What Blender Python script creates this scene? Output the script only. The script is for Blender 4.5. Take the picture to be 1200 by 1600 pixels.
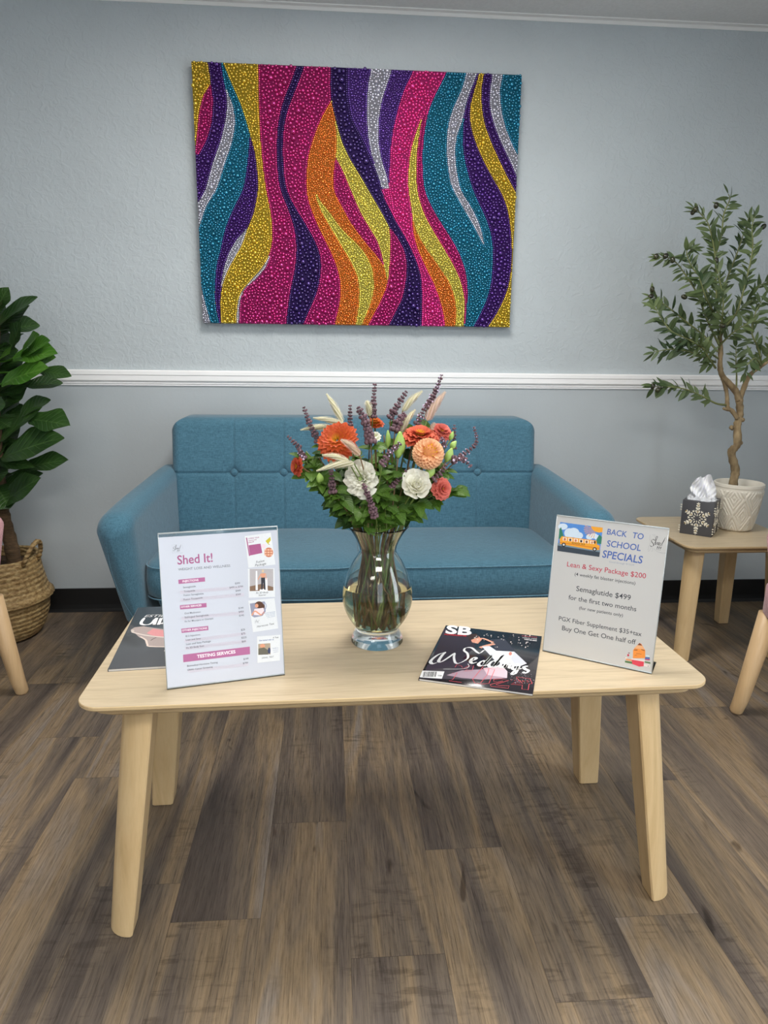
import bpy, bmesh, math, random
import numpy as np
from mathutils import Vector, Matrix

for o in list(bpy.data.objects):
    bpy.data.objects.remove(o)
S = bpy.context.scene
COL = S.collection
PI = math.pi
random.seed(7)
RNG = np.random.RandomState(11)

# ------------------------------------------------------------------ camera
F_PX, PITCH, YAW, ROLL, CAM_H = 1103.8, 0.2255, -0.0773, 0.0114, 1.1138
_cp, _sp, _cy, _sy = math.cos(PITCH), math.sin(PITCH), math.cos(YAW), math.sin(YAW)
FWD = Vector((-_sy*_cp, _cy*_cp, -_sp))
_r0 = Vector((_cy, _sy, 0)); _u0 = _r0.cross(FWD)
CR = _r0*math.cos(ROLL) + _u0*math.sin(ROLL)
CU = -_r0*math.sin(ROLL) + _u0*math.cos(ROLL)
CAM = Vector((0, 0, CAM_H))
cd = bpy.data.cameras.new('camera'); cam = bpy.data.objects.new('camera', cd); COL.objects.link(cam)
cd.sensor_fit = 'VERTICAL'; cd.sensor_height = 32.0; cd.lens = F_PX/1600*32.0
cd.clip_start = 0.05
M = Matrix((( CR.x, CU.x, -FWD.x, 0), (CR.y, CU.y, -FWD.y, 0), (CR.z, CU.z, -FWD.z, CAM_H), (0, 0, 0, 1)))
cam.matrix_world = M
S.camera = cam

# ------------------------------------------------------------------ exposure and world
S.view_settings.view_transform = 'Standard'; S.view_settings.look = 'None'
S.view_settings.gamma = 1; S.view_settings.use_curve_mapping = False
S.view_settings.exposure = 0.35
W_ = bpy.data.worlds.new('world'); S.world = W_; W_.use_nodes = True
W_.node_tree.nodes['Background'].inputs[0].default_value = (0.80, 0.90, 1.0, 1)
W_.node_tree.nodes['Background'].inputs[1].default_value = 2.2

# room size
WY, CEIL, XL, XR, YF = 2.9686, 2.3486, -2.3, 2.11, -2.6
# ceiling lamps (a lit troffer panel + its light), the second number pair is its centre
LAMPS = [(0.15, 1.72, 0.60, 0.60, 20), (0.15, -0.6, 1.2, 0.60, 25), (-1.35, -1.7, 1.2, 0.6, 10)]  # the last lamp is an extra, added to brighten the room
DOOR = (-.15, 1.05, 0.12, 2.1)    # glazed opening in the wall behind the camera: x0, x1, z0, z1
DOOR_POWER = 42
WIN = (-0.05, 0.60, 0.20, 2.1)     # narrow window in the right wall: y0, y1, z0, z1
WIN_POWER = 16

def area(name, loc, rot, sx, sy, power, col):
    l = bpy.data.lights.new(name, 'AREA'); l.shape = 'RECTANGLE'; l.size = sx; l.size_y = sy
    l.energy = power; l.color = col
    o = bpy.data.objects.new(name, l); COL.objects.link(o); o.location = loc; o.rotation_euler = rot
    return o
for i, (x, y, sx, sy, p) in enumerate(LAMPS):
    area('ceiling_lamp_light', (x, y, CEIL-0.02), (0, 0, 0), sx*.95, sy*.95, p, (1.0, 0.965, 0.91))
area('window_daylight', (XR-.02, (WIN[0]+WIN[1])/2, (WIN[2]+WIN[3])/2), (PI/2, 0, PI/2), WIN[1]-WIN[0], WIN[3]-WIN[2], WIN_POWER, (0.86, 0.94, 1.0))
area('doorway_daylight', ((DOOR[0]+DOOR[1])/2, YF+.02, (DOOR[2]+DOOR[3])/2), (PI/2, 0, PI), DOOR[1]-DOOR[0], DOOR[3]-DOOR[2], DOOR_POWER, (0.86, 0.94, 1.0))

# ------------------------------------------------------------------ helpers: measuring
def ray(px, py): return FWD + CR*((px-600)/F_PX) + CU*((800-py)/F_PX)
def at(px, py, Y):
    d = ray(px, py); return CAM + d*(Y/d.y)
def atz(px, py, Z):
    d = ray(px, py); return CAM + d*((Z-CAM_H)/d.z)
def homog(src, dst):
    A = []; b = []
    for (x, y), (u, v) in zip(src, dst):
        A += [[x, y, 1, 0, 0, 0, -u*x, -u*y], [0, 0, 0, x, y, 1, -v*x, -v*y]]; b += [u, v]
    h = np.append(np.linalg.solve(np.array(A, float), np.array(b, float)), 1).reshape(3, 3)
    def f(x, y):
        p = h @ np.array([x, y, 1.0]); return (p[0]/p[2], p[1]/p[2])
    return f
def srgb(r, g, b):
    def c(v):
        v /= 255.0
        return v/12.92 if v <= .04045 else ((v+.055)/1.055)**2.4
    return (c(r), c(g), c(b))

# ------------------------------------------------------------------ helpers: things
def thing(name, label, cat, loc=(0, 0, 0), rz=0, group=None):
    o = bpy.data.objects.new(name, None); COL.objects.link(o)
    o.empty_display_size = 0.05
    o.location = loc; o.rotation_euler = (0, 0, rz); o['label'] = label; o['category'] = cat
    if group: o['group'] = group
    return o
def tag(o, label, cat, group=None, kind=None):
    o['label'] = label; o['category'] = cat
    if group: o['group'] = group
    if kind: o['kind'] = kind
    return o
def frame_of(o):
    m = Matrix.Identity(4)
    while o is not None:
        m = Matrix.Translation(o.location) @ o.rotation_euler.to_matrix().to_4x4() @ m
        o = o.parent
    return m

class MB:
    def __init__(s): s.v = []; s.f = []; s.m = []; s.s = []; s.uv = []; s.has_uv = False
    def add(s, vs, fs, mat=0, smooth=True, uvs=None):
        n = len(s.v); s.v.extend([tuple(p) for p in vs])
        if uvs is not None: s.has_uv = True; s.uv.extend(uvs)
        else: s.uv.extend([(0, 0)]*len(vs))
        for f in fs: s.f.append(tuple(i+n for i in f)); s.m.append(mat); s.s.append(smooth)
        return s
    def bm(s, b, mat=0, smooth=True, mtx=None):
        b.verts.ensure_lookup_table()
        for i, v in enumerate(b.verts): v.index = i
        vs = [(mtx @ v.co if mtx else v.co.copy()) for v in b.verts]
        s.add(vs, [[v.index for v in f.verts] for f in b.faces], mat, smooth); b.free(); return s
    def build(s, name, mats, parent=None, local=False, auto=None):
        me = bpy.data.meshes.new(name)
        vs = s.v
        if parent is not None and not local:
            inv = frame_of(parent).inverted()
            vs = [tuple(inv @ Vector(p)) for p in vs]
        me.from_pydata(vs, [], s.f)
        if not isinstance(mats, (list, tuple)): mats = [mats]
        for m in mats: me.materials.append(m)
        me.polygons.foreach_set('material_index', s.m); me.polygons.foreach_set('use_smooth', s.s)
        if s.has_uv:
            ul = me.uv_layers.new(name='UVMap')
            li = np.zeros(len(me.loops), dtype=np.int32); me.loops.foreach_get('vertex_index', li)
            ul.data.foreach_set('uv', np.array(s.uv, dtype=np.float32)[li].ravel())
        me.update()
        if auto is not None:
            try: me.set_sharp_from_angle(angle=math.radians(auto))
            except Exception: pass
        o = bpy.data.objects.new(name, me); COL.objects.link(o)
        if parent is not None: o.parent = parent
        return o

def struct(name, mb, mats, auto=None):
    o = mb.build(name, mats, None, auto=auto); o['kind'] = 'structure'; return o

def hexa(mb, corners, bevel=0.0, seg=3, mat=0, smooth=True):
    """corners: bottom 4 (ccw) then top 4"""
    b = bmesh.new(); vs = [b.verts.new(c) for c in corners]
    for f in ((3, 2, 1, 0), (4, 5, 6, 7), (0, 1, 5, 4), (1, 2, 6, 5), (2, 3, 7, 6), (3, 0, 4, 7)):
        b.faces.new([vs[i] for i in f])
    if bevel > 0: bmesh.ops.bevel(b, geom=list(b.edges), offset=bevel, segments=seg, profile=.5, affect='EDGES')
    mb.bm(b, mat, smooth); return mb
def box(mb, x0, x1, y0, y1, z0, z1, bevel=0.0, seg=2, mat=0, smooth=None, mtx=None):
    c = [(x0, y0, z0), (x1, y0, z0), (x1, y1, z0), (x0, y1, z0), (x0, y0, z1), (x1, y0, z1), (x1, y1, z1), (x0, y1, z1)]
    if mtx: c = [mtx @ Vector(p) for p in c]
    return hexa(mb, c, bevel, seg, mat, bevel > 0 if smooth is None else smooth)
def lathe(mb, prof, n=32, c=(0, 0, 0), mat=0, smooth=True, cap0=False, cap1=False):
    vs = []; fs = []
    for (r, z) in prof:
        for i in range(n):
            a = 2*PI*i/n; vs.append((c[0]+r*math.cos(a), c[1]+r*math.sin(a), c[2]+z))
    for j in range(len(prof)-1):
        for i in range(n):
            k = (i+1) % n; fs.append((j*n+i, j*n+k, (j+1)*n+k, (j+1)*n+i))
    if cap0: fs.append(tuple(range(n))[::-1])
    if cap1: fs.append(tuple((len(prof)-1)*n+i for i in range(n)))
    return mb.add(vs, fs, mat, smooth)
def tube(mb, pts, rad, n=8, mat=0, caps=True, smooth=True):
    pts = [Vector(p) for p in pts]
    if not isinstance(rad, (list, tuple)): rad = [rad]*len(pts)
    vs = []; fs = []; up = None
    for i, p in enumerate(pts):
        t = (pts[min(i+1, len(pts)-1)]-pts[max(i-1, 0)]).normalized()
        if up is None:
            up = Vector((0, 0, 1)) if abs(t.z) < .9 else Vector((1, 0, 0))
        a = (up - t*up.dot(t))
        if a.length < 1e-6: a = Vector((0, 1, 0))
        a.normalize(); b = t.cross(a); up = a
        for k in range(n):
            g = 2*PI*k/n; vs.append(p + (a*math.cos(g)+b*math.sin(g))*rad[i])
    m = len(pts)
    for j in range(m-1):
        for i in range(n):
            k = (i+1) % n; fs.append((j*n+i, j*n+k, (j+1)*n+k, (j+1)*n+i))
    if caps: fs.append(tuple(range(n))[::-1]); fs.append(tuple((m-1)*n+i for i in range(n)))
    return mb.add(vs, fs, mat, smooth)
def spline(pts, k=6):
    pts = [Vector(p) for p in pts]; P = [pts[0]*2-pts[1]] + pts + [pts[-1]*2-pts[-2]]; out = []
    for i in range(1, len(P)-2):
        for j in range(k):
            t = j/k
            out.append(0.5*((2*P[i]) + (P[i+1]-P[i-1])*t + (2*P[i-1]-5*P[i]+4*P[i+1]-P[i+2])*t*t + (3*P[i]-P[i-1]-3*P[i+1]+P[i+2])*t**3))
    out.append(pts[-1]); return out
def sphere(mb, c, r, nu=10, nv=6, mat=0, sc=(1, 1, 1), R=None):
    vs = []; fs = []
    c = Vector(c)
    for j in range(nv+1):
        th = PI*j/nv
        for i in range(nu):
            a = 2*PI*i/nu
            p = Vector((r*sc[0]*math.sin(th)*math.cos(a), r*sc[1]*math.sin(th)*math.sin(a), r*sc[2]*math.cos(th)))
            if R is not None: p = R @ p
            vs.append(c+p)
    for j in range(nv):
        for i in range(nu):
            k = (i+1) % nu; fs.append((j*nu+i, (j+1)*nu+i, (j+1)*nu+k, j*nu+k))
    return mb.add(vs, fs, mat, True)
def rr(x0, x1, z0, z1, r, n=6):
    """rounded rectangle ring, 4*(n+1) points ccw"""
    out = []
    r = max(1e-4, min(r, abs(x1-x0)/2-1e-4, abs(z1-z0)/2-1e-4))
    for (cx, cz, a0) in ((x1-r, z1-r, 0), (x0+r, z1-r, 90), (x0+r, z0+r, 180), (x1-r, z0+r, 270)):
        for k in range(n+1):
            a = math.radians(a0+90*k/n); out.append((cx+r*math.cos(a), cz+r*math.sin(a)))
    return out
def loft(mb, rings, mat=0, cap=True, smooth=True):
    n = len(rings[0]); vs = [p for r in rings for p in r]; fs = []
    for j in range(len(rings)-1):
        for i in range(n):
            k = (i+1) % n; fs.append((j*n+i, j*n+k, (j+1)*n+k, (j+1)*n+i))
    if cap: fs.append(tuple(range(n))[::-1]); fs.append(tuple((len(rings)-1)*n+i for i in range(n)))
    return mb.add(vs, fs, mat, smooth)
def leaf(mb, base, d, nrm, L, W, prof='ovate', fold=.15, droop=.3, nseg=6, mat=0, wave=0, twist=0):
    base = Vector(base); d = Vector(d).normalized(); nrm = Vector(nrm)
    s = d.cross(nrm)
    if s.length < 1e-4: s = d.cross(Vector((1, .2, .1)))
    s.normalize(); u = s.cross(d).normalized()
    vs = []; fs = []; uv = []; ph = random.random()*6
    for j in range(nseg+1):
        t = j/nseg
        if prof == 'ovate': w = math.sin(PI*min(1, t**.68))**.75*(1-.15*t)
        elif prof == 'lance': w = math.sin(PI*t**.85)**.9
        elif prof == 'fiddle':
            w = min(1, (t*7)**.6)*(.56+.46*math.exp(-((t-.62)/.30)**2))*min(1, ((1.0001-t)*3.2)**.6)
        elif prof == 'petal': w = min(1, (t*2.2+.25))*min(1, ((1.001-t)*5)**.5)
        else: w = 1
        w = max(w, .02 if j in (0, nseg) else .05)*W/2
        c = base + d*(L*t*(1-.12*droop*t)) - u*(droop*L*t*t*.5)
        ss = s*math.cos(twist*t)+u*math.sin(twist*t)
        for q in (-1, -.5, 0, .5, 1):
            h = fold*abs(q)*w + wave*W*math.sin(t*9+ph+q*2)*abs(q)
            vs.append(c+ss*(q*w)+u*h); uv.append((q*.5+.5, t))
    for j in range(nseg):
        for q in range(4):
            a = j*5+q; fs.append((a, a+1, a+6, a+5))
    return mb.add(vs, fs, mat, True, uv)

# ------------------------------------------------------------------ materials
def newmat(name):
    m = bpy.data.materials.new(name); m.use_nodes = True
    nt = m.node_tree; return m, nt, nt.nodes['Principled BSDF']
def N(nt, t, **kw):
    n = nt.nodes.new(t)
    for k, v in kw.items():
        if k.startswith('i_'):
            n.inputs[k[2:].replace('_', ' ')].default_value = v
        else: setattr(n, k, v)
    return n
def Lk(nt, a, b): nt.links.new(a, b)
def coords(nt, scale=(1, 1, 1), rot=(0, 0, 0), src='Object'):
    tc = N(nt, 'ShaderNodeTexCoord'); mp = N(nt, 'ShaderNodeMapping')
    mp.inputs['Scale'].default_value = scale; mp.inputs['Rotation'].default_value = rot
    Lk(nt, tc.outputs[src], mp.inputs['Vector']); return mp.outputs['Vector']
def noise(nt, vec, scale, detail=4, rough=.55, dist=0):
    n = N(nt, 'ShaderNodeTexNoise'); n.inputs['Scale'].default_value = scale
    n.inputs['Detail'].default_value = detail; n.inputs['Roughness'].default_value = rough
    n.inputs['Distortion'].default_value = dist
    Lk(nt, vec, n.inputs['Vector']); return n.outputs['Fac']
def ramp(nt, fac, stops, interp='LINEAR'):
    r = N(nt, 'ShaderNodeValToRGB'); cr = r.color_ramp; cr.interpolation = interp
    while len(cr.elements) < len(stops): cr.elements.new(.5)
    for e, (p, c) in zip(cr.elements, stops):
        e.position = p; e.color = tuple(c)+(1,) if len(c) == 3 else c
    Lk(nt, fac, r.inputs['Fac']); return r.outputs['Color']
def mix(nt, fac, a, b, mode='MIX'):
    m = N(nt, 'ShaderNodeMix', data_type='RGBA', blend_type=mode)
    for sock, val in ((m.inputs[0], fac), (m.inputs[6], a), (m.inputs[7], b)):
        if isinstance(val, (int, float)): sock.default_value = val
        elif isinstance(val, (tuple, list)): sock.default_value = tuple(val)+(1,) if len(val) == 3 else val
        else: Lk(nt, val, sock)
    return m.outputs[2]
def math_(nt, op, a, b=0.0):
    m = N(nt, 'ShaderNodeMath', operation=op)
    for s, v in ((m.inputs[0], a), (m.inputs[1], b)):
        if isinstance(v, (int, float)): s.default_value = v
        else: Lk(nt, v, s)
    return m.outputs[0]
def bump(nt, h, strength, dist, bsdf):
    b = N(nt, 'ShaderNodeBump'); b.inputs['Strength'].default_value = strength; b.inputs['Distance'].default_value = dist
    Lk(nt, h, b.inputs['Height']); Lk(nt, b.outputs['Normal'], bsdf.inputs['Normal'])
def pbr(name, col, rough=.5, metal=0.0, var=0.0, vs=20, stretch=(1, 1, 1), bmp=0.0, bs=60, bd=.002, spec=.5, coat=0, trans=0, sss=0, two=None, src='Object'):
    m, nt, b = newmat(name)
    b.inputs['Base Color'].default_value = tuple(col)+(1,)
    b.inputs['Roughness'].default_value = rough; b.inputs['Metallic'].default_value = metal
    b.inputs['Specular IOR Level'].default_value = spec
    if coat: b.inputs['Coat Weight'].default_value = coat; b.inputs['Coat Roughness'].default_value = .08
    if trans: b.inputs['Transmission Weight'].default_value = trans
    if sss: b.inputs['Subsurface Weight'].default_value = sss; b.inputs['Subsurface Radius'].default_value = (.02, .02, .01); b.inputs['Subsurface Scale'].default_value = .2
    v = coords(nt, stretch, src=src)
    if var or two:
        f = noise(nt, v, vs)
        c2 = two if two else tuple(c*(1-var) for c in col); c1 = col if two else tuple(min(1, c*(1+var)) for c in col)
        Lk(nt, ramp(nt, f, [(.3, c2), (.7, c1)]), b.inputs['Base Color'])
    if bmp: bump(nt, noise(nt, v, bs), bmp, bd, b)
    return m
_flat = {}
def flat(col, rough=.55):
    k = (tuple(round(c, 4) for c in col), rough)
    if k not in _flat: _flat[k] = pbr('print_ink', col, rough, spec=.3, var=.02, vs=300)
    return _flat[k]

# wall paint (knock-down texture above the rail, smoother roller finish below)
def wall_mat(name, col, strong):
    m, nt, b = newmat(name)
    v = coords(nt)
    f = noise(nt, v, 3.0, 3)
    c = ramp(nt, f, [(.3, tuple(x*.96 for x in col)), (.7, tuple(x*1.03 for x in col))])
    Lk(nt, c, b.inputs['Base Color'])
    b.inputs['Roughness'].default_value = .62 if strong else .5
    b.inputs['Specular IOR Level'].default_value = .35
    h = noise(nt, v, 85 if strong else 140, 3, .5, .4)
    h2 = noise(nt, v, 34, 2, .5, 1.2)
    k = ramp(nt, h2, [(.46, (0, 0, 0)), (.60, (1, 1, 1))])
    hh = mix(nt, .5, h, k)
    bump(nt, hh, .42 if strong else .10, .004 if strong else .002, b)
    return m
M_wall_hi = wall_mat('wall_paint_textured', srgb(186, 194, 198), True)
M_wall_lo = wall_mat('wall_paint_smooth', srgb(180, 187, 191), False)
M_ceil = pbr('ceiling_tile', srgb(226, 227, 226), .9, var=.04, vs=90, bmp=.35, bs=120, bd=.003)
M_trim = pbr('white_trim_paint', srgb(250, 250, 250), .4)
M_base = pbr('black_cove_base', srgb(20, 20, 21), .45, var=.1, vs=12)
M_white = pbr('white_enamel', srgb(235, 235, 233), .4)

def wood_mat(name, c_hi, c_lo, c_dark, axis='X', rough=.42, fine=1.0, band=.5):
    m, nt, b = newmat(name)
    st = {'X': (1.0, 14, 14), 'Z': (14, 14, 1.0), 'Y': (14, 1, 14)}[axis]
    v = coords(nt, st)
    f1 = noise(nt, v, 2.2*fine, 6, .6, .6)
    st2 = tuple(x*4 if x > 2 else x*1.5 for x in st)
    v2 = coords(nt, st2)
    f2 = noise(nt, v2, 5*fine, 4, .6, .2)
    c = ramp(nt, f1, [(.28, c_dark), (.44, c_lo), (.58, c_hi), (.8, c_hi)])
    g = ramp(nt, f2, [(.3, (.86, .84, .82)), (.55, (1, 1, 1))])
    cc = mix(nt, band, c, g, 'MULTIPLY')
    Lk(nt, cc, b.inputs['Base Color']); b.inputs['Roughness'].default_value = rough
    b.inputs['Specular IOR Level'].default_value = .4
    bump(nt, f2, .06, .001, b)
    return m
M_top = wood_mat('ash_veneer', srgb(206, 188, 158), srgb(199, 181, 151), srgb(182, 163, 135), 'X', .38, 2.2, .9)
M_leg = wood_mat('birch_leg', srgb(214, 186, 142), srgb(208, 178, 133), srgb(192, 162, 116), 'Z', .42, .8, .35)
M_edge = wood_mat('birch_edge', srgb(206, 180, 138), srgb(198, 172, 132), srgb(182, 155, 116), 'X', .45, 1.2, .4)
M_beech = wood_mat('beech_chair_leg', srgb(214, 182, 140), srgb(206, 173, 130), srgb(190, 158, 116), 'Z', .4, .8, .35)

def fabric(name, col, dark, sc=1.0, bstr=.2):
    m, nt, b = newmat(name)
    va = coords(nt, (50, 560*sc, 560*sc)); vb = coords(nt, (560*sc, 560*sc, 50))
    fa = noise(nt, va, 1, 2); fb = noise(nt, vb, 1, 2)
    f = math_(nt, 'ADD', fa, fb); f = math_(nt, 'MULTIPLY', f, .5)
    big = noise(nt, coords(nt), 5, 3)
    c = ramp(nt, f, [(.36, dark), (.62, col)])
    c2 = mix(nt, .35, c, ramp(nt, big, [(.3, (.85, .85, .85)), (.7, (1.0, 1.0, 1.0))]), 'MULTIPLY')
    Lk(nt, c2, b.inputs['Base Color']); b.inputs['Roughness'].default_value = .9
    b.inputs['Specular IOR Level'].default_value = .2
    try:
        b.inputs['Sheen Weight'].default_value = .25; b.inputs['Sheen Roughness'].default_value = .5
    except Exception: pass
    bump(nt, f, bstr, .0015, b)
    return m
M_sofa = fabric('teal_linen_weave', srgb(83, 125, 144), srgb(56, 93, 112))
M_piping = fabric('teal_linen_piping', srgb(104, 144, 162), srgb(68, 106, 126))
M_pink = fabric('pink_linen_weave', srgb(214, 168, 172), srgb(178, 126, 132))
M_darkwood = pbr('walnut_leg', srgb(70, 48, 34), .4, var=.2, vs=8, stretch=(10, 10, 1))

def plank_mat():
    m, nt, b = newmat('vinyl_plank_floor')
    at_ = N(nt, 'ShaderNodeAttribute', attribute_name='plank')
    tc = N(nt, 'ShaderNodeTexCoord')
    off = N(nt, 'ShaderNodeVectorMath', operation='MULTIPLY_ADD')
    Lk(nt, at_.outputs['Color'], off.inputs[0]); off.inputs[1].default_value = (37, 23, 11); Lk(nt, tc.outputs['Object'], off.inputs[2])
    def mp(sc):
        k = N(nt, 'ShaderNodeMapping'); k.inputs['Scale'].default_value = sc
        Lk(nt, off.outputs[0], k.inputs['Vector']); return k.outputs['Vector']
    broad = noise(nt, mp((8.5, .8, 1)), 1.0, 5, .55, 1.0)
    grain = noise(nt, mp((90, 3.5, 1)), 1.0, 6, .65, .8)
    fine = noise(nt, mp((340, 12, 1)), 1.0, 5, .75, .2)
    cross = noise(nt, mp((14, 60, 1)), 1.0, 4, .6, .3)
    knot = noise(nt, mp((11, 4.5, 1)), 1.0, 2, .4, 2.0)
    sep = N(nt, 'ShaderNodeSeparateColor'); Lk(nt, at_.outputs['Color'], sep.inputs[0])
    shade = sep.outputs[0]
    bb = math_(nt, 'ADD', math_(nt, 'MULTIPLY', broad, 1.05), math_(nt, 'MULTIPLY', shade, .15))
    c = ramp(nt, bb, [(.36, srgb(74, 67, 63)), (.48, srgb(98, 88, 80)), (.57, srgb(113, 101, 88)), (.68, srgb(140, 121, 96)), (.80, srgb(132, 122, 112))])
    g = ramp(nt, grain, [(.30, (.50, .47, .45)), (.5, (.92, .9, .89)), (.72, (1.2, 1.18, 1.15))])
    c = mix(nt, .45, c, g, 'MULTIPLY')
    fg = ramp(nt, fine, [(.34, (.40, .38, .37)), (.50, (1, 1, 1)), (.70, (1.35, 1.33, 1.30))])
    c = mix(nt, .80, c, fg, 'MULTIPLY')
    cf = ramp(nt, cross, [(.38, (.42, .40, .38)), (.48, (1, 1, 1))])
    mask = ramp(nt, noise(nt, mp((5, 2.2, 1)), 1.3, 2), [(.52, (0, 0, 0)), (.66, (1, 1, 1))])
    c2 = mix(nt, .6, c, cf, 'MULTIPLY')
    c = mix(nt, mask, c, c2)
    kk = ramp(nt, knot, [(.22, (.3, .27, .25)), (.30, (1, 1, 1))])
    c = mix(nt, .8, c, kk, 'MULTIPLY')
    Lk(nt, c, b.inputs['Base Color'])
    b.inputs['Roughness'].default_value = .46; b.inputs['Specular IOR Level'].default_value = .38
    h = mix(nt, .5, grain, fine)
    bump(nt, h, .22, .0012, b)
    return m
M_floor = plank_mat()
M_gap = pbr('plank_groove', srgb(84, 74, 66), .8)

def glass_mat(name, col=(1, 1, 1), ior=1.45, rough=0.0):
    m, nt, b = newmat(name)
    b.inputs['Base Color'].default_value = tuple(col)+(1,); b.inputs['Roughness'].default_value = rough
    b.inputs['Transmission Weight'].default_value = 1; b.inputs['IOR'].default_value = ior
    return m
M_glass = glass_mat('vase_glass', (.96, .99, .97), 1.45)
M_water = glass_mat('vase_water', (.88, .83, .54), 1.33)
M_acryl = glass_mat('clear_acrylic', (.97, .99, .98), 1.30)

# ------------------------------------------------------------------ the room
def build_room():
    # floor of individual vinyl planks, 0.178 wide, running towards the wall
    mb = MB(); cols = []
    Pw, Pl = .178, 1.22
    ends = {-4: 1.72, -3: 1.32, -2: 1.213, -1: 1.504, 0: 1.105, 1: 1.39, 2: .99, 3: 1.17, 6: 2.0, 4: 1.62, 5: .80}
    rnd = random.Random(5)
    k0 = int((XL-.033)/Pw)-2; k1 = int((XR-.033)/Pw)+2
    for k in range(k0, k1):
        x0 = max(.033+Pw*k, XL); x1 = min(.033+Pw*(k+1), XR)
        if x1 <= x0: continue
        e = ends.get(k, rnd.random()*Pl); y = e-Pl*6
        while y < WY:
            a, b2 = max(y, YF), min(y+Pl, WY)
            if b2 > a:
                g = .0004
                mb.add([(x0+g, a+g, 0), (x1-g, a+g, 0), (x1-g, b2-g, 0), (x0+g, b2-g, 0)], [(0, 1, 2, 3)], 0, False)
                cols.append((rnd.random(), rnd.random(), rnd.random(), 1))
            y += Pl
    nf = len(mb.f)
    mb.add([(XL, YF, -.0012), (XR, YF, -.0012), (XR, WY, -.0012), (XL, WY, -.0012)], [(0, 1, 2, 3)], 1, False); cols.append((0, 0, 0, 1))
    o = struct('floor', mb, [M_floor, M_gap])
    ca = o.data.attributes.new('plank', 'FLOAT_COLOR', 'CORNER')
    arr = np.repeat(np.array(cols, dtype=np.float32), 4, axis=0); ca.data.foreach_set('color', arr.ravel())
    # back wall, upper textured part and smooth lower part
    T = .1; ZR = .985
    mb = MB(); box(mb, XL, XR, WY, WY+T, ZR, CEIL, mat=0); box(mb, XL, XR, WY, WY+T, -.01, ZR, mat=1)
    struct('wall_back', mb, [M_wall_hi, M_wall_lo])
    mb = MB(); box(mb, XL-T, XL, YF, WY+T, -.01, CEIL); struct('wall_left', mb, [M_wall_hi])
    mb = MB(); box(mb, XL, DOOR[0], YF-T, YF, -.01, CEIL); box(mb, DOOR[1], XR, YF-T, YF, -.01, CEIL)
    box(mb, DOOR[0], DOOR[1], YF-T, YF, -.01, DOOR[2]); box(mb, DOOR[0], DOOR[1], YF-T, YF, DOOR[3], CEIL); struct('wall_front', mb, [M_wall_hi])
    mb = MB()
    for a in ((DOOR[0], DOOR[0]+.05, DOOR[2], DOOR[3]), (DOOR[1]-.05, DOOR[1], DOOR[2], DOOR[3]), (DOOR[0]+.05, DOOR[1]-.05, DOOR[2], DOOR[2]+.05), (DOOR[0]+.05, DOOR[1]-.05, DOOR[3]-.05, DOOR[3])):
        box(mb, a[0], a[1], YF-.07, YF-.03, a[2], a[3])
    struct('window_2', mb, [M_white])
    mb = MB()
    box(mb, XR, XR+T, YF, WIN[0], -.01, CEIL); box(mb, XR, XR+T, WIN[1], WY+T, -.01, CEIL)
    box(mb, XR, XR+T, WIN[0], WIN[1], -.01, WIN[2]); box(mb, XR, XR+T, WIN[0], WIN[1], WIN[3], CEIL)
    struct('wall_right', mb, [M_wall_hi])
    mb = MB()
    for a in ((WIN[0], WIN[0]+.04, WIN[2], WIN[3]), (WIN[1]-.04, WIN[1], WIN[2], WIN[3]), (WIN[0]+.04, WIN[1]-.04, WIN[2], WIN[2]+.04), (WIN[0]+.04, WIN[1]-.04, WIN[3]-.04, WIN[3]), (WIN[0]+.04, WIN[1]-.04, (WIN[2]+WIN[3])/2-.015, (WIN[2]+WIN[3])/2+.015)):
        box(mb, XR+.03, XR+.07, a[0], a[1], a[2], a[3])
    struct('window_1', mb, [M_white])
    mb = MB(); box(mb, XL, XR, YF, WY, CEIL, CEIL+.06); struct('ceiling', mb, [M_ceil])
    # white angle moulding where ceiling meets the wall
    mb = MB(); box(mb, XL, XR, WY-.022, WY, CEIL-.004, CEIL); box(mb, XL, XR, WY-.002, WY, CEIL-.016, CEIL-.004)
    struct('trim_1', mb, [M_white])
    # T-bars of the ceiling grid
    mb = MB()
    for y in (WY-.35, WY-.96, WY-1.57):
        box(mb, XL, XR, y-.012, y+.012, CEIL-.003, CEIL)
    struct('trim_2', mb, [M_white])
    # chair rail: stepped moulding
    mb = MB()
    prof = [(0, .9629), (.006, .9629), (.006, .969), (.010, .971), (.010, .977), (.015, .980), (.018, .984), (.019, 1.004), (.022, 1.006), (.022, 1.020), (.019, 1.0244), (0, 1.0244)]
    vs = []; n = len(prof)
    for x in (XL, XR):
        for (d, z) in prof: vs.append((x, WY-d, z))
    mb.add(vs, [(i, (i+1) % n, n+(i+1) % n, n+i) for i in range(n)]+[tuple(range(n)), tuple(range(2*n-1, n-1, -1))], 0, False)
    struct('trim_3', mb, [M_trim])
    # black cove base
    def base(name, pts, nx, ny):
        mb = MB(); prof = [(0, 0), (.016, 0), (.011, .004), (.006, .012), (.004, .03), (.004, .100), (.003, .1032), (0, .1032)]
        vs = []; n = len(prof)
        for (x, y) in pts:
            for (d, z) in prof: vs.append((x+nx*d, y+ny*d, z))
        mb.add(vs, [(i, (i+1) % n, n+(i+1) % n, n+i) for i in range(n)], 0, False)
        struct(name, mb, [M_base])
    base('baseboard_back', [(XL, WY), (XR, WY)], 0, -1)
    base('baseboard_right', [(XR, WY), (XR, YF)], -1, 0)
    base('baseboard_left', [(XL, WY), (XL, YF)], 1, 0)
    # ceiling lamps
    me_, nt, b = newmat('lit_diffuser')
    b.inputs['Emission Color'].default_value = (1, .965, .91, 1); b.inputs['Emission Strength'].default_value = 5
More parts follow.
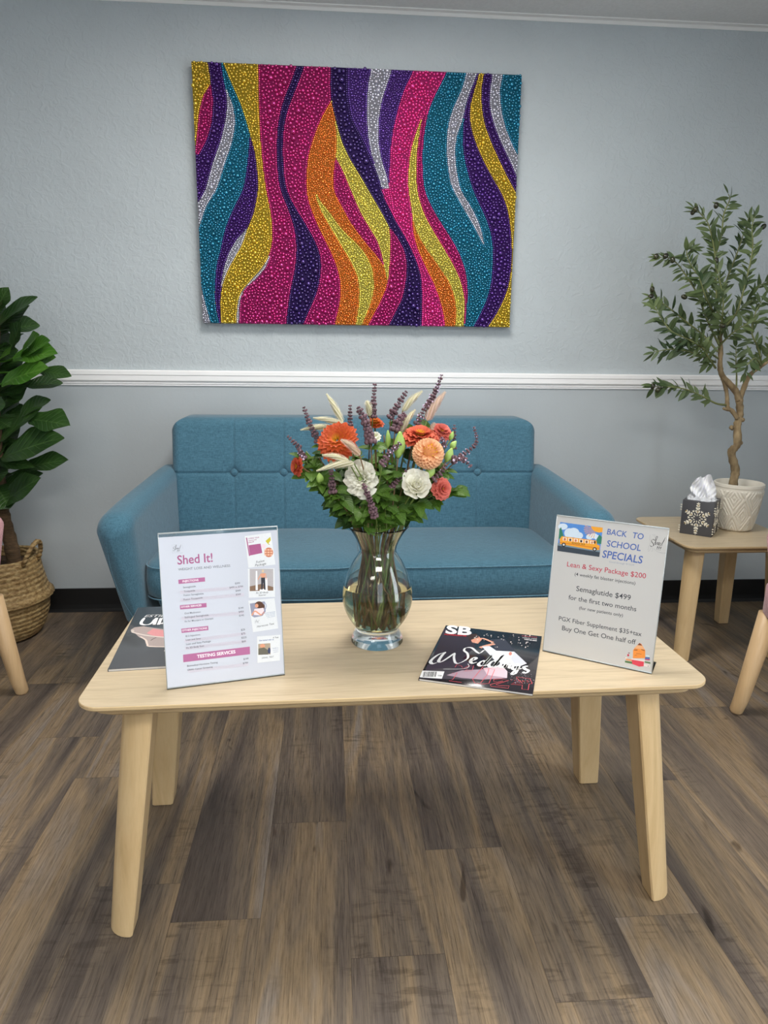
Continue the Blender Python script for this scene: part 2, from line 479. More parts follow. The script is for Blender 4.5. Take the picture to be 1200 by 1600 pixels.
    labs = ['flat white square ceiling light panel above the coffee table', 'long white ceiling light panel behind the viewer', 'extra ceiling light panel added to brighten the room, near the left wall']
    for (x, y, sx, sy, p), lab in zip(LAMPS, labs):
        t = thing('ceiling_light', lab, 'ceiling light', (x, y, CEIL-.014))
        mb = MB()
        for a in ((x-sx/2, x+sx/2, y-sy/2, y-sy/2+.015), (x-sx/2, x+sx/2, y+sy/2-.015, y+sy/2), (x-sx/2, x-sx/2+.015, y-sy/2+.015, y+sy/2-.015), (x+sx/2-.015, x+sx/2, y-sy/2+.015, y+sy/2-.015)):
            box(mb, a[0], a[1], a[2], a[3], CEIL-.014, CEIL)
        mb.build('frame', M_white, t)
        mb = MB(); box(mb, x-sx/2+.015, x+sx/2-.015, y-sy/2+.015, y+sy/2-.015, CEIL-.008, CEIL-.002); mb.build('diffuser', me_, t)
build_room()

# ------------------------------------------------------------------ text and drawn strokes (printed matter)
_tc = {}
def text_geo(s, bold=0.0, shear=0.0):
    k = (s, bold, shear)
    if k in _tc: return _tc[k]
    cu = bpy.data.curves.new('tmp', 'FONT'); cu.body = s; cu.size = 1; cu.offset = bold; cu.shear = shear; cu.resolution_u = 3
    ob = bpy.data.objects.new('tmp', cu); COL.objects.link(ob)
    dg = bpy.context.evaluated_depsgraph_get()
    me = bpy.data.meshes.new_from_object(ob.evaluated_get(dg))
    v = np.array([tuple(p.co) for p in me.vertices]); f = [tuple(p.vertices) for p in me.polygons]
    bpy.data.objects.remove(ob); bpy.data.curves.remove(cu); bpy.data.meshes.remove(me)
    _tc[k] = (v, f); return _tc[k]

class Sheet:
    """flat printed sheet: 2-D drawing in metres, x right, y up from the lower-left corner; the layers are stacked
    by hair's breadths as ink on paper"""
    def __init__(s, mapf=None): s.mb = MB(); s.mats = []; s.mapf = mapf or (lambda x, y: (x, y)); s.z = 0
    def mi(s, m):
        if m not in s.mats: s.mats.append(m)
        return s.mats.index(m)
    def poly(s, pts, m, z=None, raw=False):
        s.z += 1; zz = (s.z*.000006 if z is None else z)
        p = [tuple(q) if raw else s.mapf(*q) for q in pts]
        s.mb.add([(a, b, zz) for a, b in p], [tuple(range(len(p)))], s.mi(m), False)
    def rect(s, x0, y0, x1, y1, m): s.poly([(x0, y0), (x1, y0), (x1, y1), (x0, y1)], m)
    def disc(s, cx, cy, rx, ry, m, n=20, raw=False):
        s.poly([(cx+rx*math.cos(2*PI*i/n), cy+ry*math.sin(2*PI*i/n)) for i in range(n)], m, raw=raw)
    def text(s, t, p0, p1, m, bold=0.0, shear=0.0, hf=1.0, raw=False):
        """p0,p1: left and right baseline ends"""
        a = Vector(p0 if raw else s.mapf(*p0)); b = Vector(p1 if raw else s.mapf(*p1))
        v, f = text_geo(t, bold, shear)
        if len(v) == 0: return
        w = v[:, 0].max()-v[:, 0].min(); d = (b-a); sc = d.length/w; d.normalize(); n = Vector((-d.y, d.x))
        s.z += 1; z = s.z*.000006; x0 = v[:, 0].min()
        s.mb.add([(a.x+d.x*(p[0]-x0)*sc+n.x*p[1]*sc*hf, a.y+d.y*(p[0]-x0)*sc+n.y*p[1]*sc*hf, z) for p in v], f, s.mi(m), False)
    def stroke(s, pts, w, m, nib=None, smooth=4, raw=False, closed=False):
        """polyline with round-ish width; nib=(angle, thin ratio) for calligraphy"""
        P = [Vector(((q[0], q[1]) if raw else s.mapf(*q))+(0,)) for q in pts]
        if smooth and len(P) > 2: P = spline(P, smooth)
        s.z += 1; z = s.z*.000006; vs = []; n = len(P)
        for i, p in enumerate(P):
            t = (P[min(i+1, n-1)]-P[max(i-1, 0)])
            if t.length < 1e-9: t = Vector((1, 0, 0))
            t.normalize(); nn = Vector((-t.y, t.x, 0)); ww = w
            if nib: ww = w*(nib[1]+(1-nib[1])*abs(t.x*math.sin(nib[0])-t.y*math.cos(nib[0])))
            if smooth and nib and i in (0, n-1): ww *= .5
            vs += [(p.x+nn.x*ww/2, p.y+nn.y*ww/2, z), (p.x-nn.x*ww/2, p.y-nn.y*ww/2, z)]
        s.mb.add(vs, [(2*i, 2*i+1, 2*i+3, 2*i+2) for i in range(n-1)], s.mi(m), False)
    def build(s, name, parent, mtx, lab=None):
        """mtx maps sheet coordinates to world"""
        b = MB(); b.f = s.mb.f; b.m = s.mb.m; b.s = s.mb.s; b.v = [tuple(mtx @ Vector(p)) for p in s.mb.v]; b.uv = s.mb.uv
        # faces that came out clockwise are flipped so that they face the viewer
        nz = mtx.to_3x3() @ Vector((0, 0, 1)); ff = []
        for f in b.f:
            q = [Vector(b.v[i]) for i in f]; nn = Vector((0, 0, 0))
            for i in range(len(q)): nn += q[i].cross(q[(i+1) % len(q)])
            ff.append(f if nn.dot(nz) > 0 else f[::-1])
        b.f = ff
        o = b.build(name, s.mats, parent)
        if lab: o['label'] = lab
        return o

# ------------------------------------------------------------------ beaded wall art
ART_X0, ART_X1, ART_Z1 = -.498, -.498+1.2289, 2.1335
ART_Z0 = ART_Z1-.924; ART_Y = WY-.04
def build_art():
    off = {'A': (290, 80), 'B': (550, 80), 'C': (290, 290), 'D': (550, 290)}
    def P(s):
        """'A x,y x,y B x,y' -> curve z -> x in the plane of the picture"""
        out = []; q = None
        for tok in s.split():
            if tok in off: q = off[tok]; continue
            a, b = tok.split(','); p = at(q[0]+float(a)/4.286, q[1]+float(b)/4.286, ART_Y); out.append((p.z, p.x))
        out.sort(); zs = [o[0] for o in out]; xs = [o[1] for o in out]
        # dense smooth resample
        zz = np.linspace(zs[0], zs[-1], 60); xx = np.interp(zz, zs, xs)
        k = np.array([.25, .5, .25])
        for _ in range(6):
            e = np.concatenate([[2*xx[0]-xx[1]], xx, [2*xx[-1]-xx[-2]]]); xx = np.convolve(e, k, 'valid')
        return zz, xx
    L = 'EL'; R_ = 'ER'
    c = {
     'gold': srgb(214, 184, 52), 'lime': srgb(222, 208, 92), 'mag': srgb(190, 28, 122), 'pink': srgb(222, 46, 142), 'plum': srgb(78, 26, 128),
     'indigo': srgb(56, 22, 108), 'violet': srgb(94, 52, 150), 'teal': srgb(18, 132, 164), 'silver': srgb(196, 196, 208), 'orange': srgb(232, 132, 38)}
    # curves
    pL = 'A 200,700 181,745 130,940 C 85,110 60,150'
    sL = 'A 205,940 C 140,130 90,280 70,340'
    TQ = 'C 345,105 340,110 290,220 255,320 235,430 205,540 195,680 198,800 222,910 230,940'
    gp = 'A 145,60 148,80 160,150 168,220'
    gm = 'A 168,220 115,300 88,420 75,560 60,700 40,740'
    mp_ = 'A 168,220 185,330 175,480 140,600 85,700 60,730'
    ps = 'A 235,60 237,80 252,190 268,260 280,340 270,450 235,600 180,750 130,940 C 85,110 60,150'
    st = 'A 235,60 237,80 252,190 270,260 315,340 335,480 310,620 260,760 205,940 C 140,130 90,280 70,340'
    tg = 'A 245,60 250,80 300,200 370,360 415,500 430,560'
    tp = 'A 430,560 420,700 405,820 385,940 C 340,110 290,220 255,320 235,430 205,540 195,680 198,800 222,910 230,940'
    pg = 'A 430,560 462,660 480,800 487,940 C 472,100 455,200 410,290 385,390 330,480 285,560 262,620 240,680 230,780 235,910 238,940'
    pw = 'C 410,290 340,360 290,450 258,540 240,640 240,680'
    gM = 'A 487,60 487,300 495,500 510,700 530,870 540,940 C 560,120 580,250 585,350 570,450 520,555 430,640 365,700 345,780 340,910 340,940'
    sM = 'C 570,470 535,555 455,640 395,690 365,760 358,910 358,940'
    m1 = 'A 755,60 748,95 700,220 650,340 620,470 610,600 612,750 630,940 C 660,90 700,190 735,300 745,420 740,520 720,620 695,730 675,910 672,945'
    m1r = 'A 805,60 797,105 760,200 710,320 670,430 650,560 650,700 660,850 675,940 C 700,90 745,170 800,250 850,340 900,440 910,530 900,640 870,750 820,850 790,920 780,950'
    mo = 'A 975,330 920,420 870,540 830,660 812,760 805,940 C 830,130 870,240 920,340 970,440 1010,530 1040,650 1035,780 1000,920 995,950'
    mi = 'A 975,60 970,105 968,250 975,330 1010,480 1050,620 1110,740 1180,850 B 110,930 D 150,100 215,210 250,280'
    ol = 'A 975,330 985,380 1003,480 1012,600 1006,710'
    wl = 'A 1004,710 990,820 992,940 C 1040,130 1100,240 D 60,345 130,430 190,500 215,545'
    wr = 'A 1006,710 1060,820 1110,943 D 60,190 120,290 170,370 195,450 215,545'
    yl2 = 'D 215,545 228,600 238,680'
    ym = 'D 250,270 256,350 256,420 252,520 245,620 225,700 180,800 110,930 100,955'
    cl = 'C 870,60 875,100 920,200 980,300 1040,400 1100,500 1150,600 1165,700 1160,800 1140,930 1135,950'
    cr_ = 'C 880,60 890,95 950,160 1020,260 1080,330 D 36,390 100,470 140,560 150,680 130,780 95,870 65,935 55,955'
    iv = 'A 1090,60 1085,120 1085,300 1110,450 B 56,560 120,700 190,880 D 190,20 215,70'
    idr = 'D 190,20 215,90 265,180 282,225 330,300 400,430 440,530 465,620 470,750 465,940 465,960'
    idl = 'D 250,275 300,340 350,430 370,540 360,640 340,750 290,850 245,940 238,960'
    vs_ = 'B 130,60 130,120 105,230 100,400 105,560 130,700 180,850 D 215,60 245,120 272,190'
    sv = 'B 275,60 268,130 230,240 200,330 180,450 175,600 200,740 240,850 248,943 D 262,100 274,190'
    vp = 'B 420,60 410,140 350,250 310,380 275,520 255,680 250,830 248,940 D 262,100 278,215'
    pt = 'B 655,60 638,150 560,280 510,400 485,530 470,700 475,850 482,943 D 520,120 580,230 650,330 710,430 750,530 775,640 775,760 752,940 748,970'
    pl_ = 'B 470,430 430,540 395,650 378,780 375,943 D 395,120 402,200 430,320 500,430 580,540 650,640 690,750 700,850 690,945 688,970'
    pr = 'B 470,430 450,560 432,700 430,850 437,943 D 460,130 500,230 560,330 620,430 680,530 730,640 755,750 755,870 745,940 742,970'
    po = 'D 402,190 410,320 440,430 490,540 550,660 590,770 615,870 625,945 628,970'
    ts = 'B 775,60 765,150 740,250 680,370 645,480 630,620 640,760 660,900 D 720,110 780,210 840,320 885,410'
    sp = 'B 850,60 840,155 790,270 755,380 745,465 700,560 690,680 700,800 728,943 D 780,110 830,200 870,300 885,410'
    t2 = 'B 860,60 840,155 795,270 757,380 745,470 740,560 745,700 780,830 810,943 D 840,100 890,200 925,290 945,400 945,520 935,640 915,740 870,840 820,940 800,970'
    pgl = 'B 865,60 852,155 820,260 785,370 785,470 820,600 880,740 940,850 1000,943 D 1040,140 1058,250 1066,330 1072,430 1066,560 1050,680 1010,780 960,880 905,945 895,970'
    pgr = 'B 890,60 885,155 865,260 870,380 890,500 940,630 1000,760 1060,880 1110,970'
    s3l = 'B 945,60 940,155 920,280 925,400 960,520 1010,640 1060,740 1105,850 1130,900'
    s3r = 'B 1015,60 1010,160 990,260 1000,400 1030,520 1080,640 1120,720 1150,760'
    bl = 'C 60,600 100,660 135,800 165,910 170,945'
    bands = [('mag', L, R_, .0052), ('gold', L, gM, .0042), ('gold', L, gp, .004), ('mag', gm, mp_, .005), ('plum', gp, ps, .0046), ('plum', mp_, ps, .0046),
             ('silver', ps, st, .0042), ('teal', st, tg, .0042), ('teal', st, tp, .0042), ('teal', L, TQ, .0042), ('plum', tp, pg, .0042), ('silver', pw, pg, .0038),
             ('silver', gM, sM, .0042), ('silver', L, sL, .0042), ('plum', L, pL, .0046), ('silver', L, bl, .0036), ('indigo', m1, m1r, .0058),
             ('orange', mo, ym, .0029), ('orange', mo, mi, .0029), ('lime', cl, cr_, .0036), ('lime', ol, mi, .0034), ('mag', wl, wr, .0044), ('lime', wr, mi, .0034), ('lime', wr, ym, .0034), ('lime', yl2, ym, .0034),
             ('violet', mi, R_, .0040), ('violet', iv, R_, .0040), ('indigo', mi, iv, .0062), ('indigo', mi, idr, .0058), ('mag', ym, idl, .0056), ('indigo', idl, idr, .0058),
             ('silver', vs_, sv, .0046), ('violet', sv, vp, .0036), ('pink', vp, R_, .0048), ('pink', idr, R_, .0046),
             ('orange', po, pl_, .0030), ('lime', pl_, pr, .0036), ('mag', pr, pt, .0046),
             ('teal', pt, R_, .0042), ('silver', ts, sp, .0042), ('teal', sp, t2, .0036), ('plum', t2, R_, .0054), ('gold', pgl, R_, .0042), ('plum', pgr, R_, .0048),
             ('silver', s3l, R_, .0046), ('teal', s3r, R_, .0042)]
    cache = {}
    def curve(k):
        if k in (L, R_): return k
        if k not in cache: cache[k] = P(k)
        return cache[k]
    BB = []
    for (cn, a, b, r) in bands: BB.append((cn, curve(a), curve(b), r*1.42))
    def ev(cv, z):
        if cv == L: return np.full_like(z, ART_X0-1)
        if cv == R_: return np.full_like(z, ART_X1+1)
        r = np.interp(z, cv[0], cv[1]); r[(z < cv[0][0]) | (z > cv[0][-1])] = np.nan; return r
    def classify(x, z):
        out = np.zeros(len(x), int)
        for i, (cn, a, b, r) in enumerate(BB):
            xa, xb = ev(a, z), ev(b, z)
            with np.errstate(invalid='ignore'):
                m = (x >= xa) & (x < xb)
            out[m] = i
        return out
    t = thing('wall_art', 'large wall canvas covered in glossy beads in wavy magenta, gold, teal and purple bands', 'wall art', ((ART_X0+ART_X1)/2, WY, ART_Z0))
    # canvas front in the same bands, darkened as shade between the beads, sides grey
    nx, nz = 300, 230
    xs = np.linspace(ART_X0, ART_X1, nx+1); zs = np.linspace(ART_Z0, ART_Z1, nz+1)
    cx, cz = np.meshgrid((xs[1:]+xs[:-1])/2, (zs[1:]+zs[:-1])/2); cls = classify(cx.ravel(), cz.ravel())
    gx, gz = np.meshgrid(xs, zs); vs = [(a, ART_Y, b) for a, b in zip(gx.ravel(), gz.ravel())]
    mb = MB(); fs = []; cols = []
    for j in range(nz):
        for i in range(nx):
            k = j*(nx+1)+i; fs.append((k, k+1, k+nx+2, k+nx+1)); cols.append(c[BB[cls[j*nx+i]][0]])
    mb.add(vs, fs, 0, False)
    x0, x1, z0, z1 = ART_X0, ART_X1, ART_Z0, ART_Z1
    q = [(x0, ART_Y, z0), (x1, ART_Y, z0), (x1, ART_Y, z1), (x0, ART_Y, z1), (x0, WY-.002, z0), (x1, WY-.002, z0), (x1, WY-.002, z1), (x0, WY-.002, z1)]
    mb.add(q, [(0, 4, 5, 1), (1, 5, 6, 2), (2, 6, 7, 3), (3, 7, 4, 0), (4, 7, 6, 5)], 1, False)
    def attr_mat(name, rough, metal, bmp):
        m, nt, b = newmat(name)
        a = N(nt, 'ShaderNodeAttribute', attribute_name='tint'); Lk(nt, a.outputs['Color'], b.inputs['Base Color'])
        b.inputs['Roughness'].default_value = rough; b.inputs['Metallic'].default_value = metal; b.inputs['Specular IOR Level'].default_value = .15 if bmp else .6
        if not bmp: b.inputs['Coat Weight'].default_value = 1.0; b.inputs['Coat Roughness'].default_value = .05; b.inputs['Coat IOR'].default_value = 1.7
        if bmp: bump(nt, noise(nt, coords(nt), 200), bmp, .002, b)
        return m
    o = mb.build('canvas', [attr_mat('canvas_base_gap_shade', .7, 0, .51), pbr('canvas_side', srgb(120, 108, 112), .7)], t)
    ca = o.data.attributes.new('tint', 'FLOAT_COLOR', 'FACE')
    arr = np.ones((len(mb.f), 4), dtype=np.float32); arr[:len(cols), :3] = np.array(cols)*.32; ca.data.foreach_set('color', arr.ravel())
    # beads: dart throwing, larger ones first, radius from the band they fall on
    N0 = 150000
    X = RNG.uniform(x0+.002, x1-.002, N0); Z = RNG.uniform(z0+.002, z1-.002, N0); K = classify(X, Z)
    base = np.array([b[3] for b in BB])[K]
    # beads placed along the band edges first, in neat rows
    ex = []; ez = []
    for cv in cache.values():
        zz, xx = cv; d = np.hypot(np.diff(zz), np.diff(xx)); s = np.concatenate([[0], np.cumsum(d)])
        for side in (-1, 1):
            g = np.arange(0, s[-1], .0074); a = np.interp(g, s, zz); b = np.interp(g, s, xx)+side*.0040
            ex.append(b); ez.append(a)
    ex = np.concatenate(ex); ez = np.concatenate(ez); ok = (ex > x0+.002) & (ex < x1-.002) & (ez > z0+.002) & (ez < z1-.002); ex = ex[ok]; ez = ez[ok]
    ke = classify(ex, ez)
    radN = base*RNG.choice([.66, .85, 1.0, 1.35], N0, p=[.35, .3, .2, .15])
    n1 = N0//3
    big = radN[:n1]*1.0; small = base[n1:]*.60
    X = np.concatenate([ex, X[:n1], X[n1:]]); Z = np.concatenate([ez, Z[:n1], Z[n1:]])
    Rr = np.concatenate([np.full(len(ex), .0038), big, small]); K = np.concatenate([ke, K[:n1], K[n1:]])
    G = .0125; grid = {}; acc = []
    for i in range(len(X)):
        x = X[i]; z = Z[i]; r = Rr[i]; gx_ = int(x/G) if x >= 0 else int(x/G)-1; gz_ = int(z/G); ok = True
        for a in (-1, 0, 1):
            for b in (-1, 0, 1):
                for (u, v, w) in grid.get((gx_+a, gz_+b), ()):
                    if (u-x)**2+(v-z)**2 < (w+r)**2*.90: ok = False; break
                if not ok: break
            if not ok: break
        if ok: grid.setdefault((gx_, gz_), []).append((x, z, r)); acc.append((x, z, r, K[i]))
    nu, rings = 8, [(1.0, -.15), (.98, .22), (.80, .60), (.45, .89)]
    tv = []
    for (rr_, h) in rings:
        for k in range(nu):
            a = 2*PI*k/nu; tv.append((rr_*math.cos(a), -h, rr_*math.sin(a)))
    tv.append((0, -1, 0)); tv = np.array(tv); tf = []
    for j in range(len(rings)-1):
        for k in range(nu):
            q2 = (k+1) % nu; tf.append((j*nu+k, j*nu+q2, (j+1)*nu+q2, (j+1)*nu+k))
    for k in range(nu): tf.append(((len(rings)-1)*nu+k, (len(rings)-1)*nu+(k+1) % nu, len(rings)*nu, len(rings)*nu))
    M_bead = attr_mat('pearl_bead_paint', .08, .80, 0)
    def bead_mesh(lst, name):
        nv = len(tv); V = np.concatenate([tv*r+np.array([x, ART_Y-.0008, z]) for (x, z, r, k) in lst])-np.array([(x0+x1)/2, WY, z0])
        Fq = []; Ft = []
        tfa = [f if f[2] != f[3] else f[:3] for f in tf]
        F = [tuple(i+n*nv for i in f) for n in range(len(lst)) for f in tfa]
        me = bpy.data.meshes.new(name); me.from_pydata(V.tolist(), [], F); me.materials.append(M_bead)
        me.polygons.foreach_set('use_smooth', [True]*len(F))
        a = me.attributes.new('tint', 'FLOAT_COLOR', 'POINT'); A = np.ones((len(V), 4), np.float32)
        for n, (x, z, r, k) in enumerate(lst):
            cc = np.array(c[BB[k][0]])*RNG.uniform(1.0, 1.5); A[n*nv:(n+1)*nv, :3] = cc
        a.data.foreach_set('color', A.ravel())
        o = bpy.data.objects.new(name, me); COL.objects.link(o); o.parent = t; return o
    acc.sort(key=lambda q: -q[2])
    for q in acc[:100]: bead_mesh([q], 'bead')
    bead_mesh(acc[100:], 'beads')['kind'] = 'stuff'
    # cord loop left hanging at the edge is not visible; the picture hangs flat on the wall
build_art()

# ------------------------------------------------------------------ sofa
def build_sofa():
    cx = .1035
    t = thing('sofa', 'teal blue two-seat fabric sofa with button-tufted back against the grey wall', 'sofa', (cx, 2.55, 0))
    # body / base frame below the seat
    mb = MB()
    hexa(mb, [(-.53+0, 2.26, .20), (.737, 2.26, .20), (.72, 2.86, .20), (-.51, 2.86, .20), (-.575, 2.225, .315), (.782, 2.225, .315), (.75, 2.88, .315), (-.54, 2.88, .315)], .02, 3)
    mb.build('base', M_sofa, t)
    # backrest: a padded slab leaning back, with soft dimples and shallow seams
    xa, xb, zb, zt = -.600, .805, .30, .858
    bx = [-.366+.188*i for i in range(6)]; bz = .651
    nx, nz = 340, 130; mb = MB(); vs = []; fs = []
    def yfront(z): return 2.66+(z-.42)*.13
    for j in range(nz+1):
        for i in range(nx+1):
            u = i/nx; v = j/nz; x = xa+(xb-xa)*u; z = zb+(zt-zb)*v
            # rounded outline at the top corners
            rc = .068
            if z > zt-rc and x < xa+rc:
                dx, dz = (xa+rc-x), (z-(zt-rc)); m = max(dx, dz); d = math.hypot(dx, dz)
                if d > 0: x = xa+rc-dx*m/d; z = zt-rc+dz*m/d
            if z > zt-rc and x > xb-rc:
                dx, dz = (x-(xb-rc)), (z-(zt-rc)); m = max(dx, dz); d = math.hypot(dx, dz)
                if d > 0: x = xb-rc+dx*m/d; z = zt-rc+dz*m/d
            e = min(x-xa, xb-x, zt-z); er = .035
            y = yfront(z)
            if e < er: y += er-math.sqrt(max(0, er*er-(er-max(e, 0))**2))
            for b in bx:
                d = math.hypot(x-b, z-bz); y += .014*math.exp(-(d/.022)**2)
                y += .0050*math.exp(-((x-b)/.0035)**2)
            y += .0065*math.exp(-((z-bz)/.004)**2)
            y -= .006*math.sin(PI*min(1, max(0, (z-.43)/.42)))
            vs.append((x, y, z))
    for j in range(nz):
        for i in range(nx):
            k = j*(nx+1)+i; fs.append((k, k+1, k+nx+2, k+nx+1))
    # rim back to a flat rear panel
    rim = [i for i in range(nx+1)]+[(j+1)*(nx+1)-1 for j in range(1, nz+1)]+[nz*(nx+1)+i for i in range(nx-1, -1, -1)]+[j*(nx+1) for j in range(nz-1, 0, -1)]
    n0 = len(vs)
    def yb(z): return yfront(z)+.15
    for k in rim: x, y, z = vs[k]; vs.append((x, yb(z)-.02, z))
    cxm, czm = (xa+xb)/2, (zb+zt)/2
    n1 = len(vs)
    for k in rim: x, y, z = vs[k]; vs.append((cxm+(x-cxm)*.985, yb(z), czm+(z-czm)*.965))
    m = len(rim)
    for i in range(m):
        a, b = i, (i+1) % m
        fs.append((rim[a], n0+a, n0+b, rim[b])); fs.append((n0+a, n1+a, n1+b, n0+b))
    fs.append(tuple(range(n1+m-1, n1-1, -1)))
    mb.add(vs, fs, 0, True); br = mb.build('backrest', M_sofa, t)
    for b in bx:
        mb = MB(); sphere(mb, (b, yfront(bz)+.008, bz), .0155, 16, 10, sc=(1, .7, 1)); mb.build('button', M_sofa, br)
    # arms: padded, wider at the top, rounded in front and sloping forward
    def arm(sg):
        mb = MB(); rings = []
        for k in range(41):
            s = k/40.0
            # s=0 front end .. 1 rear
            y = 2.125+(2.80-2.125)*s
            d = (y-2.125)
            cap = 0.0
            rf = .055
            if d < rf: cap = rf-math.sqrt(max(0, rf*rf-(rf-d)**2))
            if 2.80-y < .02: cap = max(cap, .02-math.sqrt(max(0, .02**2-(.02-(2.80-y))**2)))
            q = min(1, max(0, (y-2.15)/.55))
            ztop = .622+.048*q - .020*math.exp(-(d/.07)**1.0)
            zbot = .20
            xi_t = -.605+.030*q; xi_b = -.585+.03*q           # inner edge, measured for the left arm
            xo_t = -.722+.052*q; xo_b = -.645+.045*q
            rg = []
            for (px, pz) in rr(0+cap*.9, 1-0, 0, 1, .001): pass
            w_t, w_b = xi_t-xo_t, xi_b-xo_b
            for (a, bb) in rr(cap, .12-cap, zbot+cap*.4, ztop-cap, .050, 8):
                v = (bb-zbot)/(ztop-zbot); v2 = min(1, max(0, v))**.85
                xo = xo_b+(xo_t-xo_b)*math.sin(min(1, v2*1.28)*PI/2); w = w_b+(w_t-w_b)*v2
                x = xo+(a/.12)*w
                # lean the front of the arm back towards its foot
                yy = y+(1-v2)**1.6*.10*(1-min(1, d/.4))
                rg.append(((x if sg < 0 else 2*cx-x), yy, bb))
            rings.append(rg if sg > 0 else rg[::-1])
        loft(mb, rings); a = mb.build('armrest', M_sofa, t)
        mb = MB(); pts = []
        for k in range(24):
            v = k/23.0; z = .24+.345*v; v2 = ((z-.20)/(.606-.20)); v2 = min(1, v2)**.85
            xo = -.645+(-.722+.645)*math.sin(min(1, v2*1.28)*PI/2)+.040; yy = 2.130+(1-v2)**1.6*.10-.001
            pts.append(((xo if sg < 0 else 2*cx-xo), yy, z))
        tube(mb, pts, .0010, 6); mb.build('seam', M_sofa, a)
    arm(-1); arm(1)
    # seat cushion: one long rounded cushion, piped along its top and bottom edges
    def outline(z_in, x0, x1, n=80):
        pts = []
        y0, y1 = 2.175, 2.70; hw = (x1-x0)/2*.9
        for k in range(n):
            a = 2*PI*k/n; ca, sa = math.cos(a), math.sin(a); e = 8.0
            px = math.copysign(abs(ca)**(2/e), ca); py = math.copysign(abs(sa)**(2/e), sa)
            x = (x0+x1)/2+px*(x1-x0)/2; y = (y0+y1)/2+py*(y1-y0)/2
            y += .018*((x-cx)/.7)**2*(1 if y < 2.45 else 0)
            cxx, cyy = (x0+x1)/2, (y0+y1)/2
            d = math.hypot(x-cxx, y-cyy); k2 = 1
            x -= z_in*max(-1, min(1, (x-cxx)/hw)); y -= z_in*max(-1, min(1, (y-cyy)/.22))
            pts.append((x, y))
        return pts
    zl, zh = .318, .425
    for (xa_, xb_) in ((-.605, .1005), (.1065, .812)):
        mb = MB(); rings = []
        for (inn, z) in [(.05, zl-.004), (.012, zl), (.0, zl+.012), (-.003, (zl+zh)/2), (0, zh-.012), (.004, zh), (.012, zh+.006), (.04, zh+.014), (.08, zh+.020), (.12, zh+.024), (.16, zh+.026)]:
            rings.append([(x, y, z) for x, y in outline(inn, xa_, xb_)])
        loft(mb, rings); sc = mb.build('seat_cushion', M_sofa, t)
        mb = MB()
        for z, inn in ((zh+.001, .001), (zl+.003, .001)):
            o2 = outline(inn, xa_, xb_); o2 = o2+[o2[0]]
            tube(mb, [(x, y, z) for x, y in o2], .0026, 6, caps=False)
        mb.build('piping', M_piping, sc)
    for (x, y) in ((-.50, 2.33), (.70, 2.33), (-.46, 2.80), (.67, 2.80)):
        mb = MB(); sx = -1 if x < cx else 1
        tube(mb, [(x, y, .205), (x+sx*.03, y-.01, 0.0)], [.022, .013], 14); mb.build('leg', M_darkwood, t)
build_sofa()

# ------------------------------------------------------------------ wooden tables
def quarter_ring(cx, cy, z, h, sx, sy, r):
    """square section, the corner pointing (sx,sy) strongly rounded"""
    pts = []
    for k in range(9):
        a = PI/2*k/8; pts.append((h-r+r*math.cos(a), h-r+r*math.sin(a)))
    pts += [(-h+.003, h), (-h, h-.003), (-h, -h+.003), (-h+.003, -h), (h-.003, -h), (h, -h+.003)]
    out = [(cx+sx*a, cy+sy*b, z) for a, b in pts]
    return out if sx*sy > 0 else out[::-1]
def table(name, lab, cat, cx, cy, rz, L, D, H, rc, th, feet, tops, hw, group=None):
    t = thing(name, lab, cat, (cx, cy, 0), rz, group)
    def slab(mb, l, d, r, z0, z1, ch, n=8, mat=0):
        ins = [(ch, z0), (0, z0+ch), (0, z1-.0012), (.0012, z1)]
        rings = [[(x, y, z) for x, y in rr(-l/2+i, l/2-i, -d/2+i, d/2-i, r-i, n)] for i, z in ins]
        loft(mb, rings[:], 0, smooth=False)
        for k in range(len(mb.f)): mb.m[k] = 1
        mb.m[-1] = 0
    mb = MB(); slab(mb, L, D, rc, H-th, H, .0035)
    tt = mb.build('tabletop', [M_top, M_edge], t, local=True)
    mb = MB()
    i = .022
    rings = [[(x, y, z) for x, y in rr(-L/2+i+q, L/2-i-q, -D/2+i+q, D/2-i-q, rc-.01, 8)] for q, z in ((.008, H-th-.021), (.0, H-th-.015), (.0, H-th))]
    loft(mb, rings, smooth=False); mb.build('under_frame', M_edge, t, local=True)
    for sx in (-1, 1):
        for sy in (-1, 1):
            mb = MB(); rings = []
            for k in range(9):
                s = k/8; z = (H-th-.02)*s
                x = sx*(feet[0]+(tops[0]-feet[0])*s); y = sy*(feet[1]+(tops[1]-feet[1])*s)
                h = hw[0]+(hw[1]-hw[0])*s**.7
                if k == 0: rings.append(quarter_ring(x, y, 0.0, h-.003, sx, sy, (h-.003)*1.8)); z = .003
                rings.append(quarter_ring(x, y, z, h, sx, sy, h*1.8))
            loft(mb, rings); mb.build('leg', M_leg, t, local=True, auto=35)
    return t
TX, TY, TR, TH = .1319, 1.4215, .0243, .50
table('coffee_table', 'long pale wooden coffee table with four splayed legs in front of the sofa', 'coffee table', TX, TY, TR, 1.18, .50, TH, .045, .010, (.550, .205), (.498, .160), (.025, .033))
table('side_table', 'small square pale wooden side table beside the right arm of the sofa', 'side table', 1.477, 2.535, 0, .455, .465, .45, .045, .010, (.178, .178), (.155, .150), (.021, .026))

